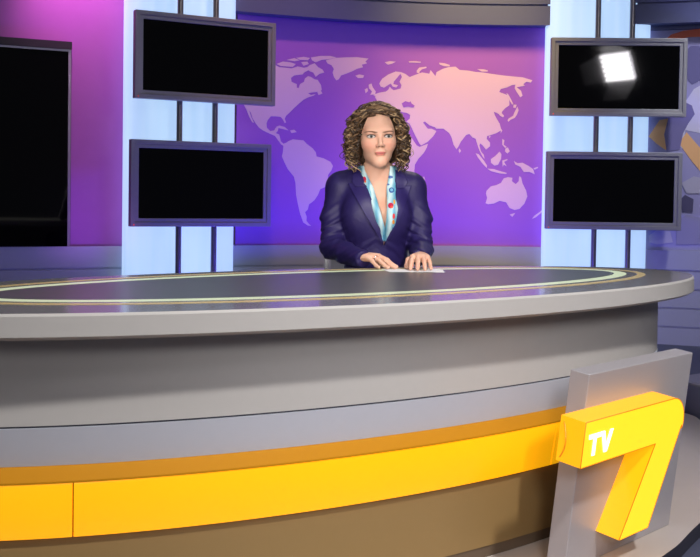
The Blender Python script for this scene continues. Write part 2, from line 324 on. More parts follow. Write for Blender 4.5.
mu = empty('wall_mural', wall_pt(1.6, .655, .0))
tag(mu, 'lilac office mural with orange arcs beside the right lit column', 'mural')
reparent(wall_run('mural_panel', .95, 3.4, [(-.03, .656), (.0, .656), (.0, 2.365), (-.03, 2.365)], M['mural_base']), mu)
o = wall_run('trim_2', .95, SB, [(-.05, 2.366), (.03, 2.366), (.03, 2.42), (-.05, 2.42)], M['header']); tag(o, kind='structure')
MC = dict(pale=('mural_pale', 'pale_shape', .000), head=('mural_head', 'dark_shape', .001), arm=('mural_arm', 'arm_shape', .002), tan_left=('mural_tan', 'tan_arc', .0015),
          tan_right=('mural_tan', 'tan_arc', .001), orange=('mural_orange', 'orange_arc', .001), laptop=('mural_laptop', 'laptop_shape', .003), chair=('mural_chair', 'chair_shape', .002),
          desk_items=('mural_dark', 'dark_patch', .004), paper=('mural_paper', 'paper_shape', .001), seat=('mural_chair', 'chair_shape', .002))
for k, (mk, nm, off) in MC.items(): reparent(printed([MURAL[k]], off, nm, M[mk], None, .002), mu)

# floor, platform
mb = MB(); mb.box(-6, 6.5, -3, 10, ZF-.1, ZF)
tag(mb.build('floor', M['floor']), 'dark blue grey studio floor', kind='structure')
def catmull(P, n=14):
    out = []; k = len(P)
    for i in range(k):
        p0, p1, p2, p3 = (Vector((*P[(i+j-1) % k], 0)) for j in range(4))
        for q in range(n):
            t = q/n
            v = .5*((2*p1)+(p2-p0)*t+(2*p0-5*p1+4*p2-p3)*t*t+(3*p1-p0-3*p2+p3)*t**3)
            out.append((v.x, v.y))
    return out
DP = catmull([(1.675,4.99),(1.70,4.75),(1.62,4.2),(1.42,3.65),(1.113,3.18),(.953,2.95),(.6,2.55),(.0,2.2),(-.6,1.95),(-1.2,1.9),(-1.7,2.2),(-1.9,2.9),(-1.7,3.8),(-1.1,4.7),(-.2,5.3),(.8,5.6),(1.4,5.4)][::-1])
mb = MB(); mb.prism(DP, ZF, ZD, lambda x, y, w: (x, y, w))
o = mb.build('platform', [M['dais'], M['dais_edge']])
for p in o.data.polygons:
    if abs(p.normal.z) < .5: p.material_index = 1
tag(o, 'low curved grey platform under the news desk', kind='structure')

# ------------------------------------------------------------------ news desk
DC = (-.0192, 3.1319); DA, DB, DR = 1.5246, .591, math.radians(33.36)
def ell(t, d, z, c=DC, A=DA, B=DB, rot=DR):
    X, Y = A*math.cos(t), B*math.sin(t); nx, ny = math.cos(t)/A, math.sin(t)/B; l = math.hypot(nx, ny)
    X -= d*nx/l; Y -= d*ny/l; k, s = math.cos(rot), math.sin(rot)
    return (c[0]+X*k-Y*s, c[1]+X*s+Y*k, z)
def sweep(name, prof, t0, t1, m, parent, n=None, E=ell, auto=35, smooth=False):
    """closed profile [(inset, z)...] swept round the ellipse"""
    full = abs(t1-t0) > 2*PI-1e-4; n = n or max(4, int(abs(t1-t0)/(2*PI)*220)); k = len(prof); vs = []
    N = n if full else n+1
    for i in range(N):
        t = t0+(t1-t0)*i/n
        vs += [E(t, d, z) for d, z in prof]
    fs = [(i*k+j, i*k+(j+1) % k, ((i+1) % N)*k+(j+1) % k, ((i+1) % N)*k+j) for i in range(n) for j in range(k)]
    if not full: fs += [tuple(range(k)), tuple((N-1)*k+j for j in range(k))]
    mb = MB(); mb.add(vs, fs)
    o = mb.build(name, m, None, auto=auto)
    return reparent(o, parent) if parent else o
desk = empty('news_desk', (DC[0], DC[1], ZD))
tag(desk, 'big oval grey news desk with a lit amber band round its front', 'desk')
# tabletop slab
mb = MB(); n = 240; rings = [(.2, .692), (.012, .69), (.0, .698), (.0, .744), (.006, .75), (.2, .75)]
vs = []
for d, z in rings: vs += [ell(2*PI*i/n, d, z) for i in range(n)]
vs += [(DC[0], DC[1], .692), (DC[0], DC[1], .75)]
fs = [(a*n+i, a*n+(i+1) % n, (a+1)*n+(i+1) % n, (a+1)*n+i) for a in range(len(rings)-1) for i in range(n)]
fs += [(len(vs)-2, (i+1) % n, i) for i in range(n)] + [(len(vs)-1, 5*n+i, 5*n+(i+1) % n) for i in range(n)]
mb.add(vs, fs)
o = mb.build('tabletop', [M['laminate'], M['desktop']], None, auto=35)
for p in o.data.polygons:
    if p.normal.z > .8: p.material_index = 1
reparent(o, desk)
IC = (.0176, 3.204)
def ein(t, d, z): return ell(t, d, z, IC, 1.184, .388, math.radians(34.3))
mb = MB(); n = 200
vs = [ein(2*PI*i/n, .03, .7505) for i in range(n)]+[ein(2*PI*i/n, .03, .7508) for i in range(n)]+[(IC[0], IC[1], .7505), (IC[0], IC[1], .7508)]
fs = [(i, (i+1) % n, n+(i+1) % n, n+i) for i in range(n)]+[(2*n, (i+1) % n, i) for i in range(n)]+[(2*n+1, n+i, n+(i+1) % n) for i in range(n)]
mb.add(vs, fs); reparent(mb.build('glass_inset', M['glass'], None, auto=35), desk)
tag(sweep('light_ring', [(-.020, .7503), (-.020, .7509), (.024, .7509), (.024, .7503)], 0, 2*PI, M['ring'], desk, E=ein), 'thin glowing pale ring line')
tag(sweep('trim_ring', [(-.088, .7503), (-.088, .7509), (-.058, .7509), (-.058, .7503)], 0, 2*PI, M['brass'], desk, E=ein), 'thin yellowish ring line')
T0, T1 = math.radians(112), math.radians(388)      # the presenter's side is open
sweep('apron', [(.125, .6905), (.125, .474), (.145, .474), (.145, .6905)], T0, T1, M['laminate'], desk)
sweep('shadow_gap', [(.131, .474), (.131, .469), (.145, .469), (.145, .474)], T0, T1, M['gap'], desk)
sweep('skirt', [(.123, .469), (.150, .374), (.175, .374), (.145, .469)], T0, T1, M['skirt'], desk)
tag(sweep('amber_ledge', [(.150, .3735), (.112, .346), (.112, .341), (.19, .341), (.19, .3735)], T0, T1, M['gold'], desk), 'dull gold ledge above the lit band')
TS = [T0, 2.0825, 3.9964, 5.0555, T1]
TS = [T0, 3.9964, 5.0555, T1]
for a, b in zip(TS[:-1], TS[1:]):
    g = .0016
    sweep('light_band', [(.115, .3405), (.113, .336), (.135, .206), (.145, .2035), (.19, .2035), (.19, .3405)], a+g, b-g, M['band'], desk)
sweep('band_backing', [(.1905, .3405), (.1905, .2035), (.2, .2035), (.2, .3405)], T0, T1, M['black_gap'], desk)
sweep('lower_panel', [(.150, .203), (.152, .004), (.18, .004), (.18, .203)], T0, T1, M['glow_tan'], desk)
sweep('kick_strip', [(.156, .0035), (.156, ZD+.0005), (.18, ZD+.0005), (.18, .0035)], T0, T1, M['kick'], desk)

# ------------------------------------------------------------------ TV 7 sign
PB = Vector((.61065417, 2.77920307, ZD+.0005)); su = Vector((.70391453, .71028468, 0)); sv = Vector((.08502975, -.08426716, .99280864)); sn = Vector((.70517677, -.69885243, -.11971221))
def sp(a, b, c): return PB+su*a+sv*b+sn*c
sign = empty('desk_sign', PB)
tag(sign, 'grey leaning sign board carrying the big lit yellow 7 with TV lettering', 'sign')
mb = MB()
def spz(a, b, c):
    p = sp(a, b, c)
    return p
mb.prism([(.006, 0), (.622, 0), (.622, .573), (.006, .573)], -.061, 0, spz)
# level the foot of the board on the platform
mb.v = [(x, y, max(z, ZD+.0005)) for x, y, z in mb.v]
reparent(mb.build('board', M['sign_board'], None, bevel=.002), sign)
arc = [(.363, .477)]
for i in range(9):
    a = math.radians(90-i*13.5); arc.append((.376+.079*math.cos(a), .398+.079*math.sin(a)))
SV = [(-.112, .477)]+arc+[(.446, .386), (.317, .09), (.152, .09), (.294, .352), (-.112, .352)]
SV = SV[::-1]
mb = MB(); mb.prism(SV, -.0, .0765, sp)
o = mb.build('numeral_seven', [M['seven'], M['seven_side']], None)
for p in o.data.polygons:
    if p.normal.dot(sn) < .9: p.material_index = 1
reparent(o, sign); seven = o; tag(o, 'yellow lit box numeral 7')
mb = MB()
def outline(mb, pts, c, r):
    k = len(pts)
    mb.tube([sp(a, b, c) for a, b in pts], r, n=6, closed=True)
outline(mb, SV, .0765, .0014)
e = reparent(mb.build('edge_trim', M['sign_edge'], None, smooth=True), seven)
def stroke(mb, p, q, w, c0, c1):
    a = Vector(p); b = Vector(q); d = (b-a).normalized(); nn = Vector((-d.y, d.x))*w/2
    mb.prism([tuple(a-nn), tuple(b-nn), tuple(b+nn), tuple(a+nn)], c0, c1, sp)
mb = MB(); stroke(mb, (-.088, .4335), (-.028, .4335), .0125, .0766, .079); stroke(mb, (-.058, .428), (-.058, .379), .0135, .0766, .079)
x = reparent(mb.build('letter_t', M['white_letter'], None), seven)
mb = MB(); mb.prism([(-.0265, .440), (-.011, .440), (.0035, .398), (.018, .440), (.0325, .440), (.0105, .379), (-.0045, .379)], .0766, .079, sp)
x = reparent(mb.build('letter_v', M['white_letter'], None), seven)
mb = MB(); P = []
for i in range(17):
    t = i/16; P.append(sp(-.1135-.017*math.sin(t*PI), .463-.098*t, .012+.022*math.sin(t*PI)))
mb.tube(P, .0022, n=8)
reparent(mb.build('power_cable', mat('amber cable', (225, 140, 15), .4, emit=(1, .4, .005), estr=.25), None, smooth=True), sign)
mb = MB()
for b in (.2, .3): mb.prism([(.2, b), (.42, b), (.42, b+.05), (.2, b+.05)], -.175, -.073, sp)
reparent(mb.build('mounting_bracket', M['black_metal'], None), sign)
KEYPOS = (3.28, .8, 2.94)
LK, LF, LFACE, LH, LTOP = 850, 80, 430, 90, 22
LKL = 110
LF2 = 300
LW, LP, LV, LM, LM2 = 800, 0, 38, 165, 26
LW2 = 210
LWIDE = 80
LMU = 420
LWORLD = .045
FLAGZ = .23
# ------------------------------------------------------------------ distance-field sculpting (numpy surface nets)
class Field:
    def __init__(s, lo, hi, h):
        s.lo = np.array(lo, float); s.h = h
        s.n = np.ceil((np.array(hi)-s.lo)/h).astype(int)+1
        s.F = np.full(tuple(s.n), .5, np.float32)
    def sub(s, lo, hi):
        a = np.clip(np.floor((np.array(lo)-s.lo)/s.h).astype(int), 0, s.n-1); b = np.clip(np.ceil((np.array(hi)-s.lo)/s.h).astype(int)+1, 1, s.n)
        sl = tuple(slice(int(i), int(j)) for i, j in zip(a, b))
        ax = [(s.lo[k]+s.h*np.arange(a[k], b[k])).astype(np.float32) for k in range(3)]
        return sl, ax[0][:, None, None], ax[1][None, :, None], ax[2][None, None, :]
    def op(s, prim, k, how='u'):
        lo, hi, fn = prim; m = k+.02
        sl, X, Y, Z = s.sub(np.array(lo)-m, np.array(hi)+m)
        d = fn(X, Y, Z); f = s.F[sl]
        if how == 'u': s.F[sl] = smin(f, d, k)
        elif how == 'cut': s.F[sl] = -smin(-f, d, k)
    def mesh(s):
        F = s.F; S = F < 0; nx, ny, nz = F.shape
        c = np.zeros((nx-1, ny-1, nz-1), np.int8)
        for i in (0, 1):
            for j in (0, 1):
                for k in (0, 1): c += S[i:nx-1+i, j:ny-1+j, k:nz-1+k]
        act = (c > 0) & (c < 8)
        I = np.argwhere(act); idx = np.full(act.shape, -1, np.int64); idx[act] = np.arange(len(I))
        P = np.zeros((len(I), 3)); W = np.zeros(len(I))
        co = [(i, j, k) for i in (0, 1) for j in (0, 1) for k in (0, 1)]
        val = {q: F[I[:, 0]+q[0], I[:, 1]+q[1], I[:, 2]+q[2]].astype(np.float64) for q in co}
        for a in co:
            for ax in range(3):
                if a[ax]: continue
                b = list(a); b[ax] = 1; b = tuple(b)
                va, vb = val[a], val[b]; m = (va < 0) != (vb < 0)
                t = np.where(m, va/np.where(m, va-vb, 1), 0)
                p = np.tile(np.array(a, float), (len(I), 1)); p[:, ax] += t
                P[m] += p[m]; W[m] += 1
        P = s.lo+(I+P/W[:, None])*s.h
        Q = []
        for ax in range(3):
            u, v = [(1, 2), (2, 0), (0, 1)][ax]
            A = np.moveaxis(S, (ax, u, v), (0, 1, 2)); D = np.moveaxis(idx, (ax, u, v), (0, 1, 2))
            e = A[:-1, 1:-1, 1:-1] != A[1:, 1:-1, 1:-1]
            E = np.argwhere(e); x, y, z = E[:, 0], E[:, 1]+1, E[:, 2]+1
            q = np.stack([D[x, y-1, z-1], D[x, y, z-1], D[x, y, z], D[x, y-1, z]], 1)
            ins = A[x, y, z]
            q[~ins] = q[~ins][:, ::-1]; Q.append(q)
        return P, np.concatenate(Q)
    def front(s, x, z):
        """y of the first surface met from the front (-y) at x, z"""
        i = (x-s.lo[0])/s.h; k = (z-s.lo[2])/s.h
        i0 = int(min(max(math.floor(i), 0), s.n[0]-2)); k0 = int(min(max(math.floor(k), 0), s.n[2]-2)); a = i-i0; b = k-k0
        col = (s.F[i0, :, k0]*(1-a)+s.F[i0+1, :, k0]*a)*(1-b)+(s.F[i0, :, k0+1]*(1-a)+s.F[i0+1, :, k0+1]*a)*b
        w = np.nonzero(col < 0)[0]
        if len(w) == 0 or w[0] == 0: return None
        j = w[0]; t = col[j-1]/(col[j-1]-col[j]); return s.lo[1]+s.h*(j-1+t)
def smin(a, b, k):
    if k <= 0: return np.minimum(a, b)
    h = np.maximum(k-np.abs(a-b), 0)/k
    return np.minimum(a, b)-h*h*k*.25
def ellp(c, r, R=None):
    c = np.array(c, float); r = np.array(r, float)
    m = np.full(3, r.max()) if R is not None else r
    def fn(X, Y, Z):
        x, y, z = X-np.float32(c[0]), Y-np.float32(c[1]), Z-np.float32(c[2])
        if R is not None:
            x, y, z = (R[0, 0]*x+R[1, 0]*y+R[2, 0]*z, R[0, 1]*x+R[1, 1]*y+R[2, 1]*z, R[0, 2]*x+R[1, 2]*y+R[2, 2]*z)
        k0 = np.sqrt((x/r[0])**2+(y/r[1])**2+(z/r[2])**2); k1 = np.sqrt((x/r[0]**2)**2+(y/r[1]**2)**2+(z/r[2]**2)**2)
        return (k0*(k0-1)/np.maximum(k1, 1e-6)).astype(np.float32)
    return c-m, c+m, fn
def cone(a, b, ra, rb):
    a = np.array(a, float); b = np.array(b, float); ba = b-a; L2 = ba@ba
    def fn(X, Y, Z):
        x, y, z = X-a[0], Y-a[1], Z-a[2]
        t = np.clip((x*ba[0]+y*ba[1]+z*ba[2])/L2, 0, 1)
        return (np.sqrt((x-t*ba[0])**2+(y-t*ba[1])**2+(z-t*ba[2])**2)-(ra+(rb-ra)*t)).astype(np.float32)
    m = max(ra, rb); return np.minimum(a, b)-m, np.maximum(a, b)+m, fn
def mesh_obj(name, P, Q, m, parent, smooth_it=0):
    me = bpy.data.meshes.new(name)
    me.vertices.add(len(P)); me.vertices.foreach_set('co', P.astype(np.float32).ravel())
    me.loops.add(len(Q)*4); me.loops.foreach_set('vertex_index', Q.astype(np.int32).ravel())
    me.polygons.add(len(Q)); me.polygons.foreach_set('loop_start', np.arange(0, len(Q)*4, 4, dtype=np.int32))
    me.update(calc_edges=True); me.validate(); me.materials.append(m); me.shade_smooth()
    o = bpy.data.objects.new(name, me)
    if smooth_it:
        s = o.modifiers.new('smooth', 'SMOOTH'); s.factor = .5; s.iterations = smooth_it
    return link(o, parent)

# ------------------------------------------------------------------ presenter
PO = Vector((.105, 4.12, 0))                      # person's origin; front is -y
HC = np.array([.0, -.085, 1.262]); HY = math.radians(5); HT = math.radians(-2)   # head centre at eye level, turn, tilt
HRm = np.array((Matrix.Rotation(HY, 3, 'Z') @ Matrix.Rotation(HT, 3, 'Y')))
HS = 1.03
def hp(x, f, z): return HC+HRm @ (np.array([x, -f, z])*HS)     # head frame: x picture-right, f forward, z up
def hell(c, r): return ellp(hp(*c), (r[0]*HS, r[1]*HS, r[2]*HS), HRm)
def hcone(a, b, ra, rb): return cone(hp(*a), hp(*b), ra*HS, rb*HS)

ARM = {-1: dict(sh=(-.148, .01, 1.055), el=(-.176, -.075, .818), wr=(-.078, -.268, .792), f=(.76, -.65), th=(.65, .76)),
       1: dict(sh=(.148, .01, 1.055), el=(.184, -.07, .815), wr=(.168, -.275, .795), f=(-.06, -1.), th=(-1., .06))}
def hand_prims(A):
    W = np.array(A['wr']); f = np.array([*A['f'], 0.]); f /= np.linalg.norm(f); t = np.array([*A['th'], 0.]); t -= f*(t@f); t /= np.linalg.norm(t); u = np.array([0, 0, 1.])
    def p(a, b, c): return W+f*a+t*b+u*c
    R = np.stack([f, t, u], 1); out = []
    out.append((ellp(p(.048, .0, .0), (.05, .036, .017), R), .012))
    kn = [(.086, .030, .004), (.090, .010, .006), (.086, -.010, .004), (.078, -.028, -.001)]
    fl = [(.040, .024, .018), (.045, .027, .019), (.041, .025, .018), (.032, .019, .016)]
    rad = [.0098, .0100, .0094, .0084]; spread = [.10, .02, -.07, -.17]
    zt = ZTOP+.0085-W[2]
    for k, l, r, s in zip(kn, fl, rad, spread):
        out.append((cone(p(.012, k[1]*.55, 0), p(*k), .015, r+.0015), .010))
    fin = []
    for k, l, r, s in zip(kn, fl, rad, spread):
        cx, cy = math.cos(s), math.sin(s)
        a = p(*k); b = p(k[0]+l[0]*cx*.92, k[1]+l[0]*cy, k[2]+(zt-k[2])*.35); c = p(k[0]+(l[0]+l[1]*.93)*cx, k[1]+(l[0]+l[1])*cy, k[2]+(zt-k[2])*.85); d = p(k[0]+(l[0]+l[1]+l[2]*.95)*cx, k[1]+(l[0]+l[1]+l[2])*cy, zt-.001)
        fin.append([cone(a, b, r, r*.93), cone(b, c, r*.95, r*.84), cone(c, d, r*.84, r*.72)])
    a = p(.02, .022, -.004); b = p(.05, .046, -.010); c = p(.078, .052, (zt-.012)*.7); d = p(.098, .050, zt+.001)
    fin.append([cone(a, b, .015, .0115), cone(b, c, .0115, .0098), cone(c, d, .0098, .0078)])
    ringp = p(kn[2][0]+.022*math.cos(spread[2]), kn[2][1]+.022*math.sin(spread[2]), kn[2][2]+(zt-kn[2][2])*.18)
    return out, fin, (ringp, f*math.cos(spread[2])+t*math.sin(spread[2]))
ZTOP = .7526
B = Field((-.29, -.62, -.05), (.29, .22, 1.42), .003)
for pr, k in [(ellp((0, .005, .95), (.148, .098, .19)), .03), (cone((-.15, .015, 1.055), (.15, .015, 1.055), .052, .052), .06),
              (ellp((-.068, -.085, .945), (.062, .052, .065)), .04), (ellp((.068, -.085, .945), (.062, .052, .065)), .04),
              (ellp((0, .005, .78), (.125, .095, .2)), .05), (ellp((0, .03, .56), (.175, .125, .12)), .05),
              (cone((0, -.045, 1.17), (0, .0, 1.06), .049, .062), .03), (cone((0, .0, 1.13), (-.1, .02, 1.085), .045, .045), .04), (cone((0, .0, 1.13), (.1, .02, 1.085), .045, .045), .04)]:
    B.op(pr, k)
for sx in (-1, 1):
    B.op(cone((sx*.09, .0, .535), (sx*.095, -.42, .545), .085, .06), .05); B.op(cone((sx*.095, -.42, .545), (sx*.09, -.40, .06), .055, .038), .03)
    B.op(cone((sx*.09, -.38, .022), (sx*.095, -.55, .008), .038, .030), .03)
    A = ARM[sx]
    B.op(cone(A['sh'], A['el'], .036, .028), .03); B.op(cone(A['el'], A['wr'], .028, .0225), .01)
    palm, fin, rg = hand_prims(A); A['ring'] = rg
    for pr, k in palm: B.op(pr, k)
    # fingers kept apart: joined among their own segments, then to the palm with a small blend only
    for seg in fin:
        for pr in seg: B.op(pr, .0035)
# head
for pr, k in [(hell((0, -.012, .035), (.074, .096, .086)), .03), (hell((0, .027, -.024), (.0575, .066, .0855)), .03), (hell((0, .068, -.0925), (.021, .021, .018)), .03),
              (hell((-.040, .048, -.024), (.023, .030, .025)), .03), (hell((.040, .048, -.024), (.023, .030, .025)), .03),
              (hell((0, .072, .022), (.05, .02, .016)), .02),
              (hcone((-.036, .0, -.066), (-.010, .068, -.0975), .013, .011), .03), (hcone((.036, .0, -.066), (.010, .068, -.0975), .013, .011), .03)]:
    B.op(pr, k)
for sx in (-1, 1):
    B.op(hell((sx*.0335, .104, -.001), (.019, .020, .0115)), .014, 'cut')
    B.op(hell((sx*.0335, .0735, -.0005), (.0155, .0145, .0115)), .004)                # eyeball under lids
    B.op(hell((sx*.0335, .0775, .0075), (.0165, .0115, .0042)), .004)                 # upper lid fold
    B.op(hell((sx*.076, -.01, -.012), (.008, .018, .029)), .008)
    B.op(hell((sx*.0105, .0985, -.0365), (.0072, .0085, .0060)), .006)
B.op(hcone((0, .083, .006), (0, .108, -.0295), .0062, .0092), .010)
B.op(hell((0, .0855, -.053), (.016, .010, .012)), .012)
B.op(hell((-.009, .0893, -.0610), (.014, .0075, .0044)), .005); B.op(hell((.009, .0893, -.0610), (.014, .0075, .0044)), .005)
B.op(hell((0, .0890, -.0700), (.017, .0078, .0052)), .005)
B.op(hell((0, .103, -.0655), (.022, .006, .0014)), .003, 'cut')

def skin_material():
    m = bpy.data.materials.new('skin with make-up'); m.use_nodes = True
    nt = m.node_tree; L = nt.links.new; b = nt.nodes['Principled BSDF']
    b.inputs['Roughness'].default_value = .48; b.inputs['Subsurface Weight'].default_value = .12
    b.inputs['Subsurface Radius'].default_value = (.012, .005, .003); b.inputs['Specular IOR Level'].default_value = .35
    tc = nt.nodes.new('ShaderNodeTexCoord')
    sub = nt.nodes.new('ShaderNodeVectorMath'); sub.operation = 'SUBTRACT'; L(tc.outputs['Object'], sub.inputs[0]); sub.inputs[1].default_value = tuple(HC)
    cur = sub.outputs[0]
    inv = np.linalg.inv(HRm)/HS
    comb = nt.nodes.new('ShaderNodeCombineXYZ')
    for i in range(3):
        d = nt.nodes.new('ShaderNodeVectorMath'); d.operation = 'DOT_PRODUCT'; L(cur, d.inputs[0]); d.inputs[1].default_value = tuple(inv[i]); L(d.outputs['Value'], comb.inputs[i])
    H = comb.outputs[0]
    n = nt.nodes.new('ShaderNodeTexNoise'); n.inputs['Scale'].default_value = 30; L(tc.outputs['Object'], n.inputs['Vector'])
    base = nt.nodes.new('ShaderNodeMix'); base.data_type = 'RGBA'; L(n.outputs['Fac'], base.inputs['Factor'])
    base.inputs['A'].default_value = (*lin((222, 172, 148)), 1); base.inputs['B'].default_value = (*lin((230, 184, 162)), 1)
    state = [base.outputs['Result']]
    def mask(c, r, soft, ymax=None):
        s = nt.nodes.new('ShaderNodeVectorMath'); s.operation = 'SUBTRACT'; L(H, s.inputs[0]); s.inputs[1].default_value = c
        q = nt.nodes.new('ShaderNodeVectorMath'); q.operation = 'DIVIDE'; L(s.outputs[0], q.inputs[0]); q.inputs[1].default_value = r
        l = nt.nodes.new('ShaderNodeVectorMath'); l.operation = 'LENGTH'; L(q.outputs[0], l.inputs[0])
        mr = nt.nodes.new('ShaderNodeMapRange'); mr.inputs['From Min'].default_value = 1-soft; mr.inputs['From Max'].default_value = 1+soft
        mr.inputs['To Min'].default_value = 1; mr.inputs['To Max'].default_value = 0; L(l.outputs['Value'], mr.inputs['Value'])
        return mr.outputs['Result']
    def mul(a, b2):
        x = nt.nodes.new('ShaderNodeMath'); x.operation = 'MULTIPLY'; L(a, x.inputs[0])
        if isinstance(b2, float): x.inputs[1].default_value = b2
        else: L(b2, x.inputs[1])
        return x.outputs[0]
    def paint(mk, col, amt=1.):
        x = nt.nodes.new('ShaderNodeMix'); x.data_type = 'RGBA'; L(mul(mk, float(amt)), x.inputs['Factor']); L(state[0], x.inputs['A']); x.inputs['B'].default_value = (*lin(col), 1); state[0] = x.outputs['Result']
    for sx in (-1, 1): paint(mask((sx*.040, -.075, -.035), (.024, .05, .020), .6), (226, 140, 125), .35)     # blush
    paint(mask((0, -.10, -.0617), (.0220, .03, .0034), .25), (192, 104, 98))
    paint(mask((0, -.10, -.0690), (.0185, .03, .0039), .25), (200, 114, 106))
    paint(mask((0, -.10, -.0656), (.0225, .03, .0012), .4), (140, 66, 62))
    for sx in (-1, 1):
        paint(mask((sx*.0065, -.105, -.0400), (.0036, .02, .0022), .4), (120, 62, 52), .8)                # nostril
        for i in range(5):                                                                                # eyebrow
            t = i/4; paint(mask((sx*(.0175+.034*t), -.09, .0150+.0042*math.sin(t*2.3)), (.0074, .04, .0027-.0009*t), .45), (104, 72, 52), .85)
        paint(mask((sx*.0335, -.09, .0040), (.0195, .03, .0088), .5), (160, 108, 94), .65)                   # shade round the eye painted over the lid
        paint(mask((sx*.0335, -.09, .0012), (.0176, .03, .0076), .15), (46, 32, 28))                      # lashes, drawn larger for the shade round the eye
        ew = mask((sx*.0335, -.09, -.0006), (.0146, .03, .0052), .12); paint(ew, (196, 188, 186))
        paint(mul(ew, mask((sx*.0335+.0006, -.09, .0002), (.0058, .03, .0058), .12)), (74, 82, 82))
        paint(mul(ew, mask((sx*.0335+.0006, -.09, .0002), (.0027, .03, .0027), .15)), (14, 12, 12))
    L(state[0], b.inputs['Base Color'])
    return m
PERSON = mesh_obj('person', *B.mesh(), skin_material(), None, 2)
PERSON.location = PO
tag(PERSON, 'woman in a dark navy blazer with curly brown hair seated behind the desk', 'person')
bpy.context.view_layer.update()

# trousers and shoes (behind the desk)
T = Field((-.29, -.50, -.0), (.29, .22, .74), .006)
T.op(ellp((0, .03, .58), (.187, .137, .135)), .05)
for sx in (-1, 1):
    T.op(cone((sx*.09, .0, .54), (sx*.095, -.42, .55), .097, .073), .05); T.op(cone((sx*.095, -.42, .55), (sx*.09, -.40, .06), .070, .060), .03)
T.op((np.array((-.3, -.6, -.1)), np.array((.3, .3, .06)), lambda X, Y, Z: (Z-np.float32(.05)+0*X+0*Y).astype(np.float32)), .0, 'cut')
mesh_obj('trousers', *T.mesh(), mat('dark navy trousers', (30, 26, 52), .7, bump=.1, bscale=200), PERSON, 2)
S = Field((-.16, -.62, -.05), (.16, -.28, .09), .004)
for sx in (-1, 1):
    S.op(cone((sx*.09, -.375, .020), (sx*.095, -.56, .012), .043, .036), .03)
S.op((np.array((-.3, -.7, -.1)), np.array((.3, .3, -.0295)), lambda X, Y, Z: (Z+np.float32(.029)+0*X+0*Y).astype(np.float32)), .0, 'cut')
mesh_obj('shoes', *S.mesh(), mat('black shoe leather', (14, 13, 15), .35), PERSON, 1)

# blazer
J = Field((-.30, -.36, .58), (.30, .20, 1.19), .0035)
for pr, k in [(ellp((0, .004, .95), (.156, .108, .2)), .03), (cone((-.142, .012, 1.062), (.142, .012, 1.062), .056, .056), .06),
              (ellp((-.066, -.082, .945), (.070, .056, .085)), .06), (ellp((.066, -.082, .945), (.070, .056, .085)), .06),
              (ellp((0, .0, .80), (.130, .108, .22)), .06), (ellp((0, .03, .60), (.19, .145, .13)), .05),
              (cone((0, .012, 1.115), (-.12, .016, 1.085), .060, .040), .04), (cone((0, .012, 1.115), (.12, .016, 1.085), .060, .040), .04)]:
    J.op(pr, k)
for sx in (-1, 1):
    A = ARM[sx]; s, e, w = (np.array(A[q]) for q in ('sh', 'el', 'wr'))
    J.op(ellp((sx*.158, .012, 1.066), (.038, .052, .048)), .03)
    mid = (s+e)/2+np.array([sx*.012, .012, 0]); J.op(cone(s, mid, .053, .050), .03); J.op(cone(mid, e, .050, .047), .02)
    w2 = e+(w-e)*(1.20 if sx < 0 else .97); m2 = (e+w2)/2+np.array([0, 0, -.002]); J.op(cone(e, m2, .047, .042), .02); J.op(cone(m2, w2, .042, .035), .015)
    d = (w2-e)/np.linalg.norm(w2-e)
    # trim the cuff flat
    o0 = w2+d*.018
    J.op((o0-.09, o0+.09, (lambda o0, d: lambda X, Y, Z: (-((X-o0[0])*d[0]+(Y-o0[1])*d[1]+(Z-o0[2])*d[2])).astype(np.float32))(o0, d)), .0, 'cut')
# creases: slanting folds, strongest on the sleeves and round the waist
_sl, X_, Y_, Z_ = J.sub((-.30, -.36, .58), (.30, .20, 1.19))
wsl = np.clip((np.abs(X_)-.10)/.05, 0, 1)*np.clip((1.02-Z_)/.08, 0, 1); wws = np.clip((.88-Z_)/.06, 0, 1)*.6
ph_ = 2*PI*(Z_*22+np.abs(X_)*13+.10*np.sin(Y_*31+X_*17)+.18*np.sin(Z_*37+Y_*13))
J.F += (np.maximum(wsl, wws)*(.0022*np.sin(ph_)+.0012*np.sin(ph_*1.73+Y_*40))).astype(np.float32)
# neck opening: wedge between the two front edges
VL = [(.80, .034), (.838, .030), (.905, .016), (.97, -.002), (1.06, -.038), (1.13, -.063), (1.22, -.072)]
VR = [(.80, .034), (.838, .034), (.875, .052), (.93, .066), (.99, .074), (1.06, .077), (1.13, .072), (1.22, .075)]
def lerp(T, z): return float(np.interp(z, [a for a, _ in T], [b for _, b in T]))
def vcut(X, Y, Z):
    l = np.interp(Z, [a for a, _ in VL], [b for _, b in VL]); r = np.interp(Z, [a for a, _ in VR], [b for _, b in VR])
    d = np.maximum(l-X, X-r)*.85
    return np.maximum(np.maximum(d, Y-(.035)), .83-Z).astype(np.float32)
J.op((np.array((-.12, -.36, .82)), np.array((.14, .06, 1.2)), vcut), .004, 'cut')
J.op((np.array((-.3, -.36, 1.12)), np.array((.3, .2, 1.2)), lambda X, Y, Z: np.maximum(np.sqrt(X**2+(Y+.005)**2)-.058, 1.05-Z).astype(np.float32)), .006, 'cut')
J.op((np.array((-.3, -.36, .5)), np.array((.3, .2, .62)), lambda X, Y, Z: (Z-np.float32(.61)+0*X+0*Y).astype(np.float32)), .0, 'cut')
NAVY = mat('navy satin blazer cloth', (38, 29, 84), .5, spec=.35, noise=.06, nscale=30, bump=.2, bscale=30)
NAVY2 = mat('navy satin lapel cloth', (42, 32, 92), .45, spec=.4, noise=.04, nscale=30, bump=.06, bscale=30)
mesh_obj('blazer', *J.mesh(), NAVY, PERSON, 3)

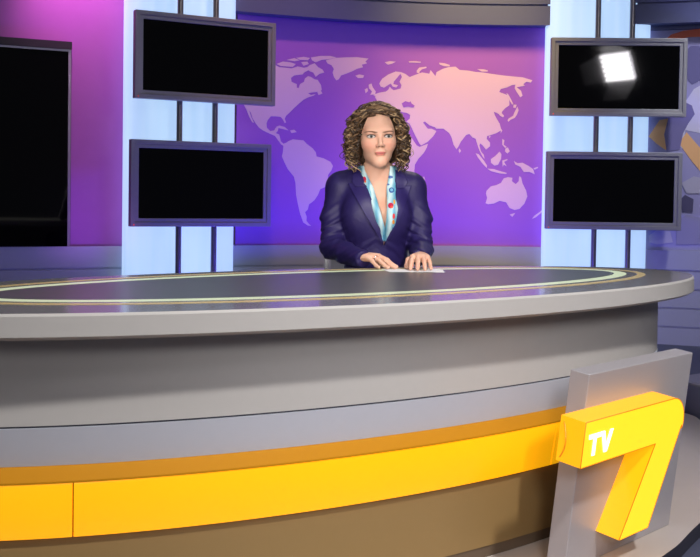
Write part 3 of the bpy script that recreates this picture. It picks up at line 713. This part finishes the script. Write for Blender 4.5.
def on_front(FD, x, z, off=0.):
    for dx in (0, .006, -.006, .012, -.012, .02, -.02, .03, -.03):
        y = FD.front(x+dx, z)
        if y is not None and y < .03: return y-off
    return None
def cloth_patch(name, FD, outer, inner, z0, z1, offs, m, nz=40, nu=14, th=.006, colour=None, curl=0.):
    """strip between two edge curves x = inner(z), outer(z) laid on the front of FD"""
    mb = MB(); g = []; last = -.1
    for i in range(nz+1):
        z = z0+(z1-z0)*i/nz; row = []
        for j in range(nu+1):
            u = j/nu; x = inner(z)*(1-u)+outer(z)*u
            y = on_front(FD, x, z)
            row.append([x, y, z])
        ys = [r[1] for r in row if r[1] is not None]
        for r in row:
            if r[1] is None: r[1] = min(ys) if ys else last
        last = row[len(row)//2][1]; g.append(row)
    Y = np.array([[p[1] for p in r] for r in g])
    for _ in range(3):
        Yp = np.pad(Y, 1, mode='edge'); Y = (Yp[1:-1, 1:-1]*4+Yp[:-2, 1:-1]+Yp[2:, 1:-1]+Yp[1:-1, :-2]+Yp[1:-1, 2:])/8
    vs = []
    for lay in (0, 1):
        for i in range(nz+1):
            for j in range(nu+1):
                u = j/nu; x, _, z = g[i][j]
                vs.append((x, Y[i, j]-offs-(th if lay else 0)-(curl*math.sin(u*PI) if lay else 0)-(curl*.5*math.sin(u*PI) if not lay else 0), z))
    k = (nz+1)*(nu+1); id = lambda i, j, l: l*k+i*(nu+1)+j; fs = []
    for i in range(nz):
        for j in range(nu):
            fs += [(id(i,j,0), id(i,j+1,0), id(i+1,j+1,0), id(i+1,j,0)), (id(i,j,1), id(i+1,j,1), id(i+1,j+1,1), id(i,j+1,1))]
    for i in range(nz): fs += [(id(i,0,0), id(i+1,0,0), id(i+1,0,1), id(i,0,1)), (id(i,nu,0), id(i,nu,1), id(i+1,nu,1), id(i+1,nu,0))]
    for j in range(nu): fs += [(id(0,j,0), id(0,j,1), id(0,j+1,1), id(0,j+1,0)), (id(nz,j,0), id(nz,j+1,0), id(nz,j+1,1), id(nz,j,1))]
    mb.add(vs, fs); o = mb.build(name, m, PERSON, smooth=True)
    return o
I1 = lambda T: (lambda z: lerp(T, z))
LOL = [(.838, .026), (.87, .006), (.95, -.045), (1.03, -.090), (1.078, -.117)]
LOR = [(.838, .036), (.87, .062), (.95, .098), (1.03, .128), (1.078, .145)]
cloth_patch('lapel', J, I1(LOL), I1(VL), .840, 1.078, .0015, NAVY2)
cloth_patch('lapel', J, I1(LOR), I1(VR), .840, 1.072, .0015, NAVY2)
COLL = [(1.062, -.085), (1.085, -.100), (1.11, -.098), (1.135, -.085)]
COLR = [(1.062, .112), (1.085, .128), (1.11, .118), (1.135, .098)]
cloth_patch('collar', J, I1(COLL), I1(VL), 1.064, 1.135, .0052, NAVY2, nz=16)
cloth_patch('collar', J, I1(COLR), I1(VR), 1.060, 1.135, .0052, NAVY2, nz=16)

# silk scarf: two hanging ends, printed with coloured spots
def scarf_material():
    m = bpy.data.materials.new('pale blue printed silk'); m.use_nodes = True
    nt = m.node_tree; L = nt.links.new; b = nt.nodes['Principled BSDF']; b.inputs['Roughness'].default_value = .3
    tc = nt.nodes.new('ShaderNodeTexCoord')
    w = nt.nodes.new('ShaderNodeTexWave'); w.inputs['Scale'].default_value = 9; w.inputs['Distortion'].default_value = 3.5; w.bands_direction = 'X'; L(tc.outputs['Object'], w.inputs['Vector'])
    r = nt.nodes.new('ShaderNodeValToRGB'); r.color_ramp.elements[0].color = (*lin((96, 168, 198)), 1); r.color_ramp.elements[1].color = (*lin((196, 226, 232)), 1); L(w.outputs['Fac'], r.inputs['Fac'])
    st = r.outputs['Color']
    def spot(c, rad, col):
        nonlocal st
        s = nt.nodes.new('ShaderNodeVectorMath'); s.operation = 'SUBTRACT'; L(tc.outputs['Object'], s.inputs[0]); s.inputs[1].default_value = (c[0], -.1, c[1])
        q = nt.nodes.new('ShaderNodeVectorMath'); q.operation = 'DIVIDE'; L(s.outputs[0], q.inputs[0]); q.inputs[1].default_value = (rad[0], 1, rad[1])
        l = nt.nodes.new('ShaderNodeVectorMath'); l.operation = 'LENGTH'; L(q.outputs[0], l.inputs[0])
        k = nt.nodes.new('ShaderNodeMath'); k.operation = 'LESS_THAN'; L(l.outputs['Value'], k.inputs[0]); k.inputs[1].default_value = 1
        x = nt.nodes.new('ShaderNodeMix'); x.data_type = 'RGBA'; L(k.outputs[0], x.inputs['Factor']); L(st, x.inputs['A']); x.inputs['B'].default_value = (*lin(col), 1); st = x.outputs['Result']
    for c, rd, col in [((.060, 1.052), (.011, .011), (38, 84, 160)), ((.0605, 1.053), (.006, .006), (120, 180, 214)), ((.056, 1.105), (.010, .006), (44, 90, 168)), ((.046, 1.075), (.006, .004), (60, 110, 180)),
                       ((.056, .990), (.011, .011), (188, 32, 74)), ((.060, .985), (.006, .005), (226, 90, 60)), ((.070, 1.005), (.004, .010), (232, 170, 40)), ((.068, .948), (.005, .011), (222, 60, 60)), ((.067, .925), (.005, .009), (236, 150, 40)),
                       ((.066, .895), (.004, .010), (50, 120, 180)), ((.058, .868), (.004, .006), (52, 110, 170)), ((-.050, 1.095), (.008, .010), (206, 40, 80)), ((-.046, 1.085), (.004, .004), (240, 120, 60)), ((.030, .862), (.003, .012), (70, 140, 180)), ((-.024, 1.03), (.002, .02), (110, 180, 205))]:
        spot(c, rd, col)
    L(st, b.inputs['Base Color']); return m
SILK = scarf_material()
SIL = [(.845, .034), (.90, .034), (.925, .027), (.97, .014), (1.06, -.012), (1.13, -.048), (1.165, -.056)]
SIR = [(.845, .033), (.90, .035), (.925, .038), (.99, .042), (1.06, .040), (1.13, .052), (1.165, .056)]
SOL = [(z, x-.012) for z, x in VL]; SOR = [(z, x+.012) for z, x in VR]
BJ = Field((-.14, -.36, .78), (.14, .20, 1.19), .0035)
BJ.F = np.minimum(BJ.F, .5)
for pr, k in [(ellp((0, .005, .95), (.148, .100, .19)), .03), (ellp((-.068, -.085, .945), (.062, .052, .065)), .08), (ellp((.068, -.085, .945), (.062, .052, .065)), .08), (cone((-.15, .015, 1.055), (.15, .015, 1.055), .054, .054), .06),
              (cone((0, -.045, 1.17), (0, .0, 1.06), .051, .064), .03), (ellp((0, .005, .78), (.125, .097, .2)), .05), (cone((0, .0, 1.13), (-.1, .02, 1.085), .047, .047), .04), (cone((0, .0, 1.13), (.1, .02, 1.085), .047, .047), .04)]:
    BJ.op(pr, k)
cloth_patch('scarf', BJ, I1(SOL), I1(SIL), .846, 1.150, .004, SILK, nz=60, nu=12, th=.003, curl=.006)
cloth_patch('scarf', BJ, I1(SOR), I1(SIR), .846, 1.150, .005, SILK, nz=60, nu=12, th=.003, curl=.008)
# ring on the right hand
rp, rd = ARM[-1]['ring']; rd = Vector(rd); a = rd.cross(Vector((0, 0, 1))).normalized(); b = rd.cross(a)
mb = MB(); mb.tube([Vector(rp)+(a*math.cos(2*PI*i/20)+b*math.sin(2*PI*i/20))*.0108 for i in range(20)], .0016, n=8, closed=True)
mb.build('finger_ring', M['silver'], PERSON, smooth=True)

# curly hair: a close cap plus some hundreds of ringlets, ONE mesh
hr = random.Random(11)
HF = Field((-.17, -.24, 1.06), (.17, .12, 1.45), .0045)
HF.op(hell((0, -.022, .036), (.083, .100, .092)), .02)
HF.op(hell((0, -.062, -.03), (.082, .056, .10)), .03)
for sx in (-1, 1): HF.op(hell((sx*.078, -.022, -.025), (.018, .04, .07)), .02)
HF.op(hell((0, .112, -.010), (.079, .080, .094)), .010, 'cut')
hv, hq = HF.mesh()
mbh = MB(); mbh.add(hv, hq); COLS = [.12]*len(hv)
def env(z, fi):
    """outer radius of the hair (x and f directions) at head-frame height z"""
    zs = [-.15, -.115, -.07, -.02, .03, .075, .105, .128, .142]; rx = [.100, .112, .121, .119, .112, .098, .078, .050, .010]
    ry = [.07, .082, .098, .106, .112, .106, .088, .06, .012]
    a, b2 = np.interp(z, zs, rx), np.interp(z, zs, ry)
    return 1/math.sqrt((math.sin(fi)/a)**2+(math.cos(fi)/b2)**2)
def strand(fi0, z0, fi1, z1, r_in, amp, turns, tr, shade, ph):
    hand = hr.choice((-1, 1)); wob = hr.uniform(0, 6.3); wa = hr.uniform(.02, .10)
    nseg = max(18, int(turns*11)); pts = []; rad = []
    for i in range(nseg+1):
        t = i/nseg
        fi = fi0+(fi1-fi0)*(1-(1-t)**2.2); z = z0+(z1-z0)*(t**1.35)+.012*math.sin(min(1, t*3)*PI)*(1 if z0 > .05 else .3)
        fi += wa*math.sin(7*t+wob)*min(1, 3*t); R = env(z, fi)*(r_in if abs(fi) > .9 or z > .085 else max(r_in, .93))*(1+.05*math.sin(9*t+wob)); a = amp*min(1, .25+t*2.2)
        c = Vector((math.sin(fi)*R, math.cos(fi)*R-.018, z)); out = Vector((math.sin(fi), math.cos(fi), 0)); tan = Vector((math.cos(fi), -math.sin(fi), 0))
        w = ph+hand*turns*2*PI*t+.8*math.sin(5*t+wob)
        c = c+out*(math.cos(w)*a)+tan*(math.sin(w)*a)
        pts.append(hp(c.x, c.y, c.z)); rad.append(tr*(1-.55*max(0, t-.7)/.3)*(.6+.4*min(1, t*6)))
    n0 = len(mbh.v); mbh.tube(pts, rad, n=6); COLS.extend([shade+hr.uniform(-.04, .04)]*(len(mbh.v)-n0))
def shade(): 
    r = hr.random(); return hr.uniform(.05, .3) if r < .55 else (hr.uniform(.35, .6) if r < .8 else hr.uniform(.65, 1.))
for i in range(300):
    # side and back falls
    sx = hr.choice((-1, 1)); fi1 = sx*math.radians(hr.uniform(68, 178)); fi0 = fi1*hr.uniform(.45, 1.0); z0 = hr.uniform(.03, .125)
    z1 = hr.uniform(-.125, -.02) if abs(fi1) < 2.1 else hr.uniform(-.14, -.03)
    strand(fi0, z0, fi1, z1, hr.uniform(.76, .99), hr.uniform(.008, .016), hr.uniform(3, 7), hr.uniform(.0022, .0038), shade(), hr.uniform(0, 6.3))
for i in range(110):
    # crown: short loops over the top, swept off the parting to both sides
    sx = hr.choice((-1, 1)); fi0 = math.radians(hr.uniform(-70, 70)); fi1 = sx*math.radians(hr.uniform(50, 130)); z0 = hr.uniform(.090, .136); z1 = hr.uniform(.015, .09)
    strand(fi0, z0, fi1, z1, hr.uniform(.86, 1.02), hr.uniform(.006, .013), hr.uniform(2, 4.5), hr.uniform(.0024, .0038), shade()+.08, hr.uniform(0, 6.3))
for i in range(56):
    # front hairline: waves framing the forehead
    sx = hr.choice((-1, 1)); fi0 = math.radians(10)+sx*math.radians(hr.uniform(0, 30)); fi1 = sx*math.radians(hr.uniform(62, 86)); z0 = hr.uniform(.086, .112); z1 = hr.uniform(-.05, .035)
    strand(fi0, z0, fi1, z1, hr.uniform(.90, .98), hr.uniform(.004, .009), hr.uniform(1.5, 3.5), hr.uniform(.0026, .004), shade()+.12, hr.uniform(0, 6.3))
for i in range(70):
    # side locks in front of the ears, down to the shoulders
    sx = hr.choice((-1, 1)); fi0 = sx*math.radians(hr.uniform(50, 80)); fi1 = sx*math.radians(hr.uniform(66, 100)); z0 = hr.uniform(.02, .07); z1 = hr.uniform(-.14, -.05)
    strand(fi0, z0, fi1, z1, hr.uniform(.78, .99), hr.uniform(.008, .0145), hr.uniform(3.5, 6.5), hr.uniform(.0024, .0038), shade(), hr.uniform(0, 6.3))
for i in range(40):
    # loose flyaway curls
    fi1 = math.radians(hr.uniform(70, 290)); z0 = hr.uniform(.0, .12); z1 = hr.uniform(-.12, .06)
    strand(fi1*hr.uniform(.9, 1.1), z0, fi1, min(z1, z0-.05), hr.uniform(1.0, 1.09), hr.uniform(.008, .014), hr.uniform(2, 4), hr.uniform(.0014, .0022), shade(), hr.uniform(0, 6.3))
def hair_material():
    m = bpy.data.materials.new('curly brown hair with golden strands'); m.use_nodes = True
    nt = m.node_tree; L = nt.links.new; b = nt.nodes['Principled BSDF']; b.inputs['Roughness'].default_value = .42; b.inputs['Specular IOR Level'].default_value = .55
    a = nt.nodes.new('ShaderNodeAttribute'); a.attribute_name = 'strand_tone'
    r = nt.nodes.new('ShaderNodeValToRGB'); e = r.color_ramp.elements
    e[0].position = 0; e[0].color = (*lin((36, 25, 17)), 1); e[1].position = 1; e[1].color = (*lin((196, 168, 128)), 1)
    x = e.new(.3); x.color = (*lin((76, 56, 40)), 1); x = e.new(.6); x.color = (*lin((132, 102, 72)), 1)
    L(a.outputs['Fac'], r.inputs['Fac']); L(r.outputs['Color'], b.inputs['Base Color']); return m
hair = mbh.build('hair', hair_material(), PERSON, smooth=True)
at = hair.data.attributes.new('strand_tone', 'FLOAT', 'POINT'); at.data.foreach_set('value', np.clip(np.array(COLS, np.float32), 0, 1))

# papers under her hands
for i, (x, y, rz, w, h) in enumerate(((.235, 3.70, .18, .21, .15), (.245, 3.712, -.05, .21, .14))):
    mb = MB(); mb.box(-w/2, w/2, -h/2, h/2, 0, .0006)
    o = mb.build('paper_sheet', M['paper']); o.location = (x, y, .7510+.0008*(1-i)); o.rotation_euler = (0, 0, rz)
    tag(o, ['white paper sheet on the desk, on top, under her left hand', 'white paper sheet lying beneath the other sheet between her hands'][i], 'paper')

# chair
ch = empty('office_chair', (PO.x, PO.y+.05, ZD)); tag(ch, 'pale office chair with white frame behind the woman', 'chair')
mb = MB(); mb.box(-.23, .23, -.24, .22, .40, .452); mb.build('seat', M['chair_grey'], ch, bevel=.02, segs=3)
mb = MB(); n = 14; vs = []
for y0 in (.0, .03):
    for k in range(13):
        for i in range(n+1):
            u = -1+2*i/n; z = .50+.42*k/12; w = .19*(1-.10*((k/12)**3)); vs.append((u*w, .19+.08*(k/12)-.05*u*u*0+y0-.03*u*u, z))
fs = []; W = n+1; K = 13*W
for k in range(12):
    for i in range(n): fs += [(k*W+i, k*W+i+1, (k+1)*W+i+1, (k+1)*W+i), (K+k*W+i, K+(k+1)*W+i, K+(k+1)*W+i+1, K+k*W+i+1)]
for i in range(n): fs += [(i, K+i, K+i+1, i+1), (12*W+i, 12*W+i+1, K+12*W+i+1, K+12*W+i)]
for k in range(12): fs += [(k*W, (k+1)*W, K+(k+1)*W, K+k*W), (k*W+n, K+k*W+n, K+(k+1)*W+n, (k+1)*W+n)]
mb.add(vs, fs); mb.build('backrest', M['chair_grey'], ch, auto=40)
mb = MB(); P = [(-.215, .05, .43), (-.225, .16, .44), (-.22, .20, .52)]+[(-.215+.015*k/6, .20+.065*k/6, .55+.35*k/6) for k in range(7)]+[(-.18, .275, .935), (0, .29, .95), (.18, .275, .935)]+[(.20+.015*k/6, .265-.065*k/6, .90-.35*k/6) for k in range(7)]+[(.22, .20, .52), (.225, .16, .44), (.215, .05, .43)]
mb.tube(P, .011, n=10); mb.build('back_frame', M['chair_white'], ch, smooth=True)
mb = MB(); mb.lathe([(.03, .11), (.03, .38), (.06, .395)], 20); mb.build('column', M['chrome'], ch, auto=40)
for i in range(5):
    a = 2*PI*i/5+.3; c, s = math.cos(a), math.sin(a)
    mb = MB(); mb.tube([(.02*c, .02*s, .115), (.15*c, .15*s, .10), (.27*c, .27*s, .075)], [.022, .018, .014], n=10); lg = mb.build('leg', M['chair_white'], ch, smooth=True)
    mb = MB(); mb.tube([(.27*c-.012*s, .27*s+.012*c, .028), (.27*c+.012*s, .27*s-.012*c, .028)], .027, n=18); mb.tube([(.27*c, .27*s, .05), (.27*c, .27*s, .08)], .008, n=8); mb.build('caster', M['black_metal'], lg, auto=40)
# ------------------------------------------------------------------ lit columns, poles, monitors, wall screen
def lit_column(label, c, yaw, w, dep):
    r = empty('light_column', (*c, ZF), yaw); tag(r, label, 'light column', 'lit columns behind the monitors')
    mb = MB(); n = 24
    pts = [(w/2*math.sin(-PI/2+PI*i/n), -dep*math.cos(-PI/2+PI*i/n)) for i in range(n+1)]
    pts = [(-w/2, .07)]+[(w/2, .07)]+pts[::-1]
    mb.prism([(x, y) for x, y in pts][::-1] if False else pts, .06, 3.5, lambda x, y, z: (x, y, z))
    mb.build('diffuser', M['lightbox'], r, auto=30)
    mb = MB(); mb.prism([(x*1.0, y) for x, y in pts], .0, .0595, lambda x, y, z: (x, y, z)); mb.build('base', M['plinth'], r, auto=30)
    mb = MB(); mb.prism([(x*1.0, y) for x, y in pts], 3.5005, 3.53, lambda x, y, z: (x, y, z)); mb.build('cap', M['plinth'], r, auto=30)
    return r
lit_column('tall glowing pale blue column left of the map, behind two monitors', (-1.225, 7.20), math.radians(24), .80, .08)
lit_column('tall glowing pale blue column right of the map, behind two monitors', (1.915, 7.85), math.radians(-6), .80, .08)

def pole_pair(label, c, yaw):
    r = empty('monitor_stand', (*c, ZF), yaw); tag(r, label, 'stand', 'chrome pole stands')
    for sx in (-.13, .13):
        mb = MB(); mb.tube([(sx, 0, .012), (sx, 0, 3.5)], .021, 20); mb.build('pole', M['chrome'], r, auto=40)
        mb = MB(); mb.lathe([(.07, 0), (.07, .008), (.03, .0118)], 24, (sx, 0, 0)); mb.build('foot_flange', M['chrome'], r, auto=30)
    for z in (.118, .98):
        pass
    return r
YL, YR = math.radians(27.3), math.radians(-2)
def off(c, yaw, d): return (c[0]-math.sin(yaw)*d, c[1]+math.cos(yaw)*d)
CL, CRt = (-1.007, 6.975), (2.018, 7.60)
CL2, CR2 = (-1.030, 6.975), (1.998, 7.60)
pole_pair('pair of chrome poles carrying the two left monitors', (-1.085, 7.055), YL)
pole_pair('pair of chrome poles carrying the two right monitors', (2.008, 7.69), YR)

def monitor(label, c, zc, yaw, w=1.02, h=.59):
    r = empty('monitor', (*c, zc-h/2), yaw); tag(r, label, 'monitor', 'dark monitors on the pole stands')
    b = .055
    def frame(mb, x0, x1, z0, z1, t, ya, yb):
        mb.box(x0, x1, ya, yb, z0, z0+t); mb.box(x0, x1, ya, yb, z1-t, z1); mb.box(x0, x0+t, ya, yb, z0+t, z1-t); mb.box(x1-t, x1, ya, yb, z0+t, z1-t)
    def fr(x0, x1, z0, z1, t, ya, yb):
        mb = MB(); vs = []
        for y in (ya, yb):
            vs += [(x0,y,z0),(x1,y,z0),(x1,y,z1),(x0,y,z1),(x0+t,y,z0+t),(x1-t,y,z0+t),(x1-t,y,z1-t),(x0+t,y,z1-t)]
        fs = []
        for i in range(4):
            j = (i+1) % 4
            fs += [(i, j, 4+j, 4+i), (8+i, 12+i, 12+j, 8+j), (i, 8+i, 8+j, j), (4+i, 4+j, 12+j, 12+i)]
        mb.add(vs, fs); return mb
    mb = fr(-w/2, w/2, 0, h, .03, -.012, .05)
    o = mb.build('bezel', M['bezel'], r, bevel=.003)
    mb = fr(-w/2+.0302, w/2-.0302, .0302, h-.0302, .026, -.004, .05); mb.build('inner_bezel', M['bezel'], r, bevel=.003)
    mb = MB(); mb.box(-w/2+.0565, w/2-.0565, .004, .02, .0565, h-.0565); mb.build('screen', M['screen'], r)
    mb = MB(); mb.box(-w/2+.06, w/2-.06, .0205, .05, .06, h-.06); mb.build('back_housing', M['backplastic'], r, bevel=.004)
    mb = MB(); mb.tube([(-w/2+.022, -.0121, .012), (-w/2+.022, -.015, .012)], .004, 10); mb.build('standby_light', M['led'], r)
    for sx in (-.13, .13):
        mb = MB(); mb.box(sx-.02, sx+.02, .0503, .057, h*.3, h*.7); mb.build('mount_plate', M['black_metal'], r)
    return r
monitor('upper dark monitor of the left pair, at the left edge of the map', CL, 1.972, YL)
monitor('lower dark monitor of the left pair, just above the desk', CL2, 1.105, YL)
monitor('upper monitor of the right pair, reflecting a bright studio lamp', CRt, 1.968, YR)
monitor('lower dark monitor of the right pair, near the right end of the desk', CR2, 1.107, YR)

ws = empty('wall_screen', wall_pt(-4.2, .656, .0)); tag(ws, 'large black screen set in the purple wall at the far left', 'screen')
s1 = -3.268
def wbox(name, a, b, o0, o1, z0, z1, m):
    mb = MB(); vs = [wall_pt(s, z, o) for s, o, z in ((a,o0,z0),(b,o0,z0),(b,o1,z0),(a,o1,z0),(a,o0,z1),(b,o0,z1),(b,o1,z1),(a,o1,z1))]
    mb.add(vs, [(0,3,2,1),(4,5,6,7),(0,1,5,4),(1,2,6,5),(2,3,7,6),(3,0,4,7)])
    return reparent(mb.build(name, m, None), ws)
wbox('screen', -5.1, s1-.022, .021, .055, .657, 2.018, M['screen'])
wbox('edge_trim', s1-.0215, s1-.004, .021, .062, .657, 2.032, M['silver_edge'])
wbox('edge_trim', -5.1, s1-.022, .021, .062, 2.0185, 2.032, M['silver_edge'])
wbox('top_frame', -5.1, s1, .021, .075, 2.0325, 2.085, M['dark_frame'])
wbox('side_frame', s1-.0035, s1, .021, .05, .657, 2.032, M['dark_frame'])

# low drum at the right edge
dr = empty('floor_drum', (1.925, 5.02, ZF)); tag(dr, 'low round grey drum on the floor at the right edge behind the platform', 'drum')
mb = MB(); mb.lathe([(.215, 0), (.225, .02), (.225, .17), (.218, .19)], 48); mb.build('body', mat('grey blue drum', (92, 94, 116), .5), dr, auto=40)
mb = MB(); mb.lathe([(.218, .1905), (.222, .2), (.21, .208), (.19, .204)], 48); mb.build('rim', mat('pale drum rim', (140, 140, 160), .4), dr, auto=50)

# ------------------------------------------------------------------ studio lamps
def fixture(label, loc, target, tubes, w=.50, h=.42, shown=True):
    r = empty('studio_lamp', loc); tag(r, label, 'studio lamp')
    d = (Vector(target)-Vector(loc)).normalized()
    r.rotation_euler = d.to_track_quat('-Y', 'Z').to_euler()
    # local: faces -y
    mb = MB(); mb.box(-w/2-.02, w/2+.02, .08, .16, -h/2-.02, h/2+.02); mb.build('housing', M['black_metal'], r, bevel=.01)
    mb = MB(); mb.box(-w/2, w/2, .072, .0795, -h/2, h/2); mb.build('reflector', M['reflector'], r)
    for i in range(tubes):
        z = -h/2+h*(i+.5)/tubes
        mb = MB(); mb.tube([(-w/2+.02, .03, z), (w/2-.02, .03, z)], .025, 14); mb.build('tube', M['tube'], r, auto=40)
    for nm, pts in (('barn_door', [(-w/2-.02, .07, -h/2), (-w/2-.02, .07, h/2), (-w/2-.20, -.20, h/2-.06), (-w/2-.20, -.20, -h/2+.06)]),
                    ('barn_door', [(w/2+.02, .07, -h/2), (w/2+.02, .07, h/2), (w/2+.20, -.20, h/2-.06), (w/2+.20, -.20, -h/2+.06)]),
                    ('barn_door', [(-w/2, .07, h/2+.02), (w/2, .07, h/2+.02), (w/2-.06, -.20, h/2+.20), (-w/2+.06, -.20, h/2+.20)]),
                    ('barn_door', [(-w/2, .07, -h/2-.02), (w/2, .07, -h/2-.02), (w/2-.06, -.20, -h/2-.20), (-w/2+.06, -.20, -h/2-.20)])):
        a, b, c, e = [Vector(p) for p in pts]; nn = (b-a).cross(c-a).normalized()*.003
        mb = MB(); mb.add([a+nn, b+nn, c+nn, e+nn, a-nn, b-nn, c-nn, e-nn], [(0,1,2,3),(7,6,5,4),(0,4,5,1),(1,5,6,2),(2,6,7,3),(3,7,4,0)])
        mb.build(nm, M['door_metal'], r)
    mb = MB(); mb.tube([(0, .2, h/2+.03), (0, .2, h/2+.35)], .02, 12); mb.tube([(-w/2-.05, .12, 0), (-w/2-.05, .2, .1), (-w/2-.05, .2, h/2+.04), (w/2+.05, .2, h/2+.04), (w/2+.05, .2, .1), (w/2+.05, .12, 0)], .012, 10)
    mb.build('yoke', M['black_metal'], r, smooth=True)
    return r
fixture('studio fluorescent lamp with barn doors hanging to the right of the camera', KEYPOS, (.3, 3.6, 1.0), 6)

def light(kind, name, loc, target, energy, color, **kw):
    l = bpy.data.lights.new(name, kind); l.energy = energy; l.color = color
    for k, v in kw.items(): setattr(l, k, v)
    o = link(bpy.data.objects.new(name, l)); o.location = loc
    o.rotation_euler = (Vector(target)-Vector(loc)).to_track_quat('-Z', 'Y').to_euler()
    return o
KEYPOS_DONE = True
# key, face and hair spots; fill, wide and mural spots added for brightness
light('SPOT', 'key_spot', (1.9, .1, 4.4), (.5, 2.6, .3), LK, (1, .95, .88), spot_size=math.radians(42), spot_blend=.5, shadow_soft_size=.16)
light('SPOT', 'fill_spot', (-1.6, -1.0, 1.9), (-.15, 2.4, .40), LF, (1, .95, .92), spot_size=math.radians(50), spot_blend=.8, shadow_soft_size=.5)
light('SPOT', 'fill_spot', (.5, -1.2, 2.1), (.75, 2.7, .25), LF2, (1, .95, .92), spot_size=math.radians(40), spot_blend=.8, shadow_soft_size=.4)
light('SPOT', 'key_spot', (-1.9, -.4, 4.0), (-.35, 2.5, .4), LKL, (1, .97, .95), spot_size=math.radians(46), spot_blend=.6, shadow_soft_size=.3)
light('SPOT', 'mural_wash', (3.1, 5.6, 4.4), (2.95, 7.75, 1.6), LMU, (.95, .95, 1), spot_size=math.radians(36), spot_blend=1.0, shadow_soft_size=.2)
light('SPOT', 'wide_fill', (1.2, -.5, 3.6), (1.0, 7.0, 1.0), LWIDE, (1, .95, .95), spot_size=math.radians(80), spot_blend=.8, shadow_soft_size=.5)
light('SPOT', 'face_spot', (-.35, .2, 1.35), (.1, 4.0, 1.2), LFACE, (1, .92, .84), spot_size=math.radians(14), spot_blend=.7, shadow_soft_size=.3)
light('SPOT', 'hair_spot', (1.0, 6.4, 4.0), (.1, 4.1, 1.3), LH, (1, .9, .8), spot_size=math.radians(25), spot_blend=.6, shadow_soft_size=.1)
light('AREA', 'rig_soft_light', (.4, 3.4, 5.2), (.4, 3.7, 0), LTOP, (.95, .95, 1), shape='RECTANGLE', size=4.5, size_y=2.5)
# backdrop washes
light('SPOT', 'warm_wash', (1.0, 6.55, 4.6), (.95, 8.0, 2.02), LW, (1, .70, .20), spot_size=math.radians(42), spot_blend=1.0, shadow_soft_size=.30)
light('SPOT', 'warm_wash', (-.45, 6.2, 4.5), (-.62, 7.7, 1.95), LW2, (1, .55, .42), spot_size=math.radians(46), spot_blend=1.0, shadow_soft_size=.12)
ba, bb = Vector((-.72, 6.25, 0)), Vector((1.55, 6.72, 0)); bd_ = (bb-ba).normalized(); bn = Vector((-bd_.y, bd_.x, 0)); bm_ = (ba+bb)/2; bl = (bb-ba).length
bt = empty('added_light_trough', (bm_.x, bm_.y, ZF), math.atan2(bd_.y, bd_.x)); tag(bt, 'added black trough unseen behind the desk, keeping the violet wash off the plinth', 'floor light')
mb = MB(); mb.box(-bl/2, bl/2, -.12, .10, 0, .03); mb.build('base', M['black_metal'], bt)
mb = MB(); mb.box(-bl/2, bl/2, .25, .262, .0, FLAGZ); mb.box(-bl/2, bl/2, .1003, .2497, .0, .02); mb.build('shield', M['black_metal'], bt)  # added flag, out of view, blocks the violet wash from the plinth
mb = MB(); mb.box(-bl/2, bl/2, -.14, -.1203, 0, .14); mb.build('back_plate', M['black_metal'], bt)
p0 = bm_+Vector((0, 0, .03)); light('AREA', 'violet_floor_wash', p0, p0+bn*1.0+Vector((0, 0, .5)), LV, (.08, .045, 1), shape='RECTANGLE', size=bl*.96, size_y=.06)
light('SPOT', 'magenta_wash', (-1.80, 6.5, 3.3), (-1.93, 7.05, 2.5), LM, (1, .36, .74), spot_size=math.radians(58), spot_blend=1.0, shadow_soft_size=.1)
light('SPOT', 'purple_floor_wash', (-1.55, 6.1, .15), (-1.85, 7.1, 1.1), LM2, (.75, .25, 1), spot_size=math.radians(50), spot_blend=1.0, shadow_soft_size=.1)

world = bpy.data.worlds.new('studio dark'); scene.world = world; world.use_nodes = True
world.node_tree.nodes['Background'].inputs['Color'].default_value = (.8, .82, 1, 1)
world.node_tree.nodes['Background'].inputs['Strength'].default_value = LWORLD
scene.view_settings.view_transform = 'Standard'; scene.view_settings.look = 'None'
scene.view_settings.exposure = 0; scene.view_settings.gamma = 1; scene.view_settings.use_curve_mapping = False
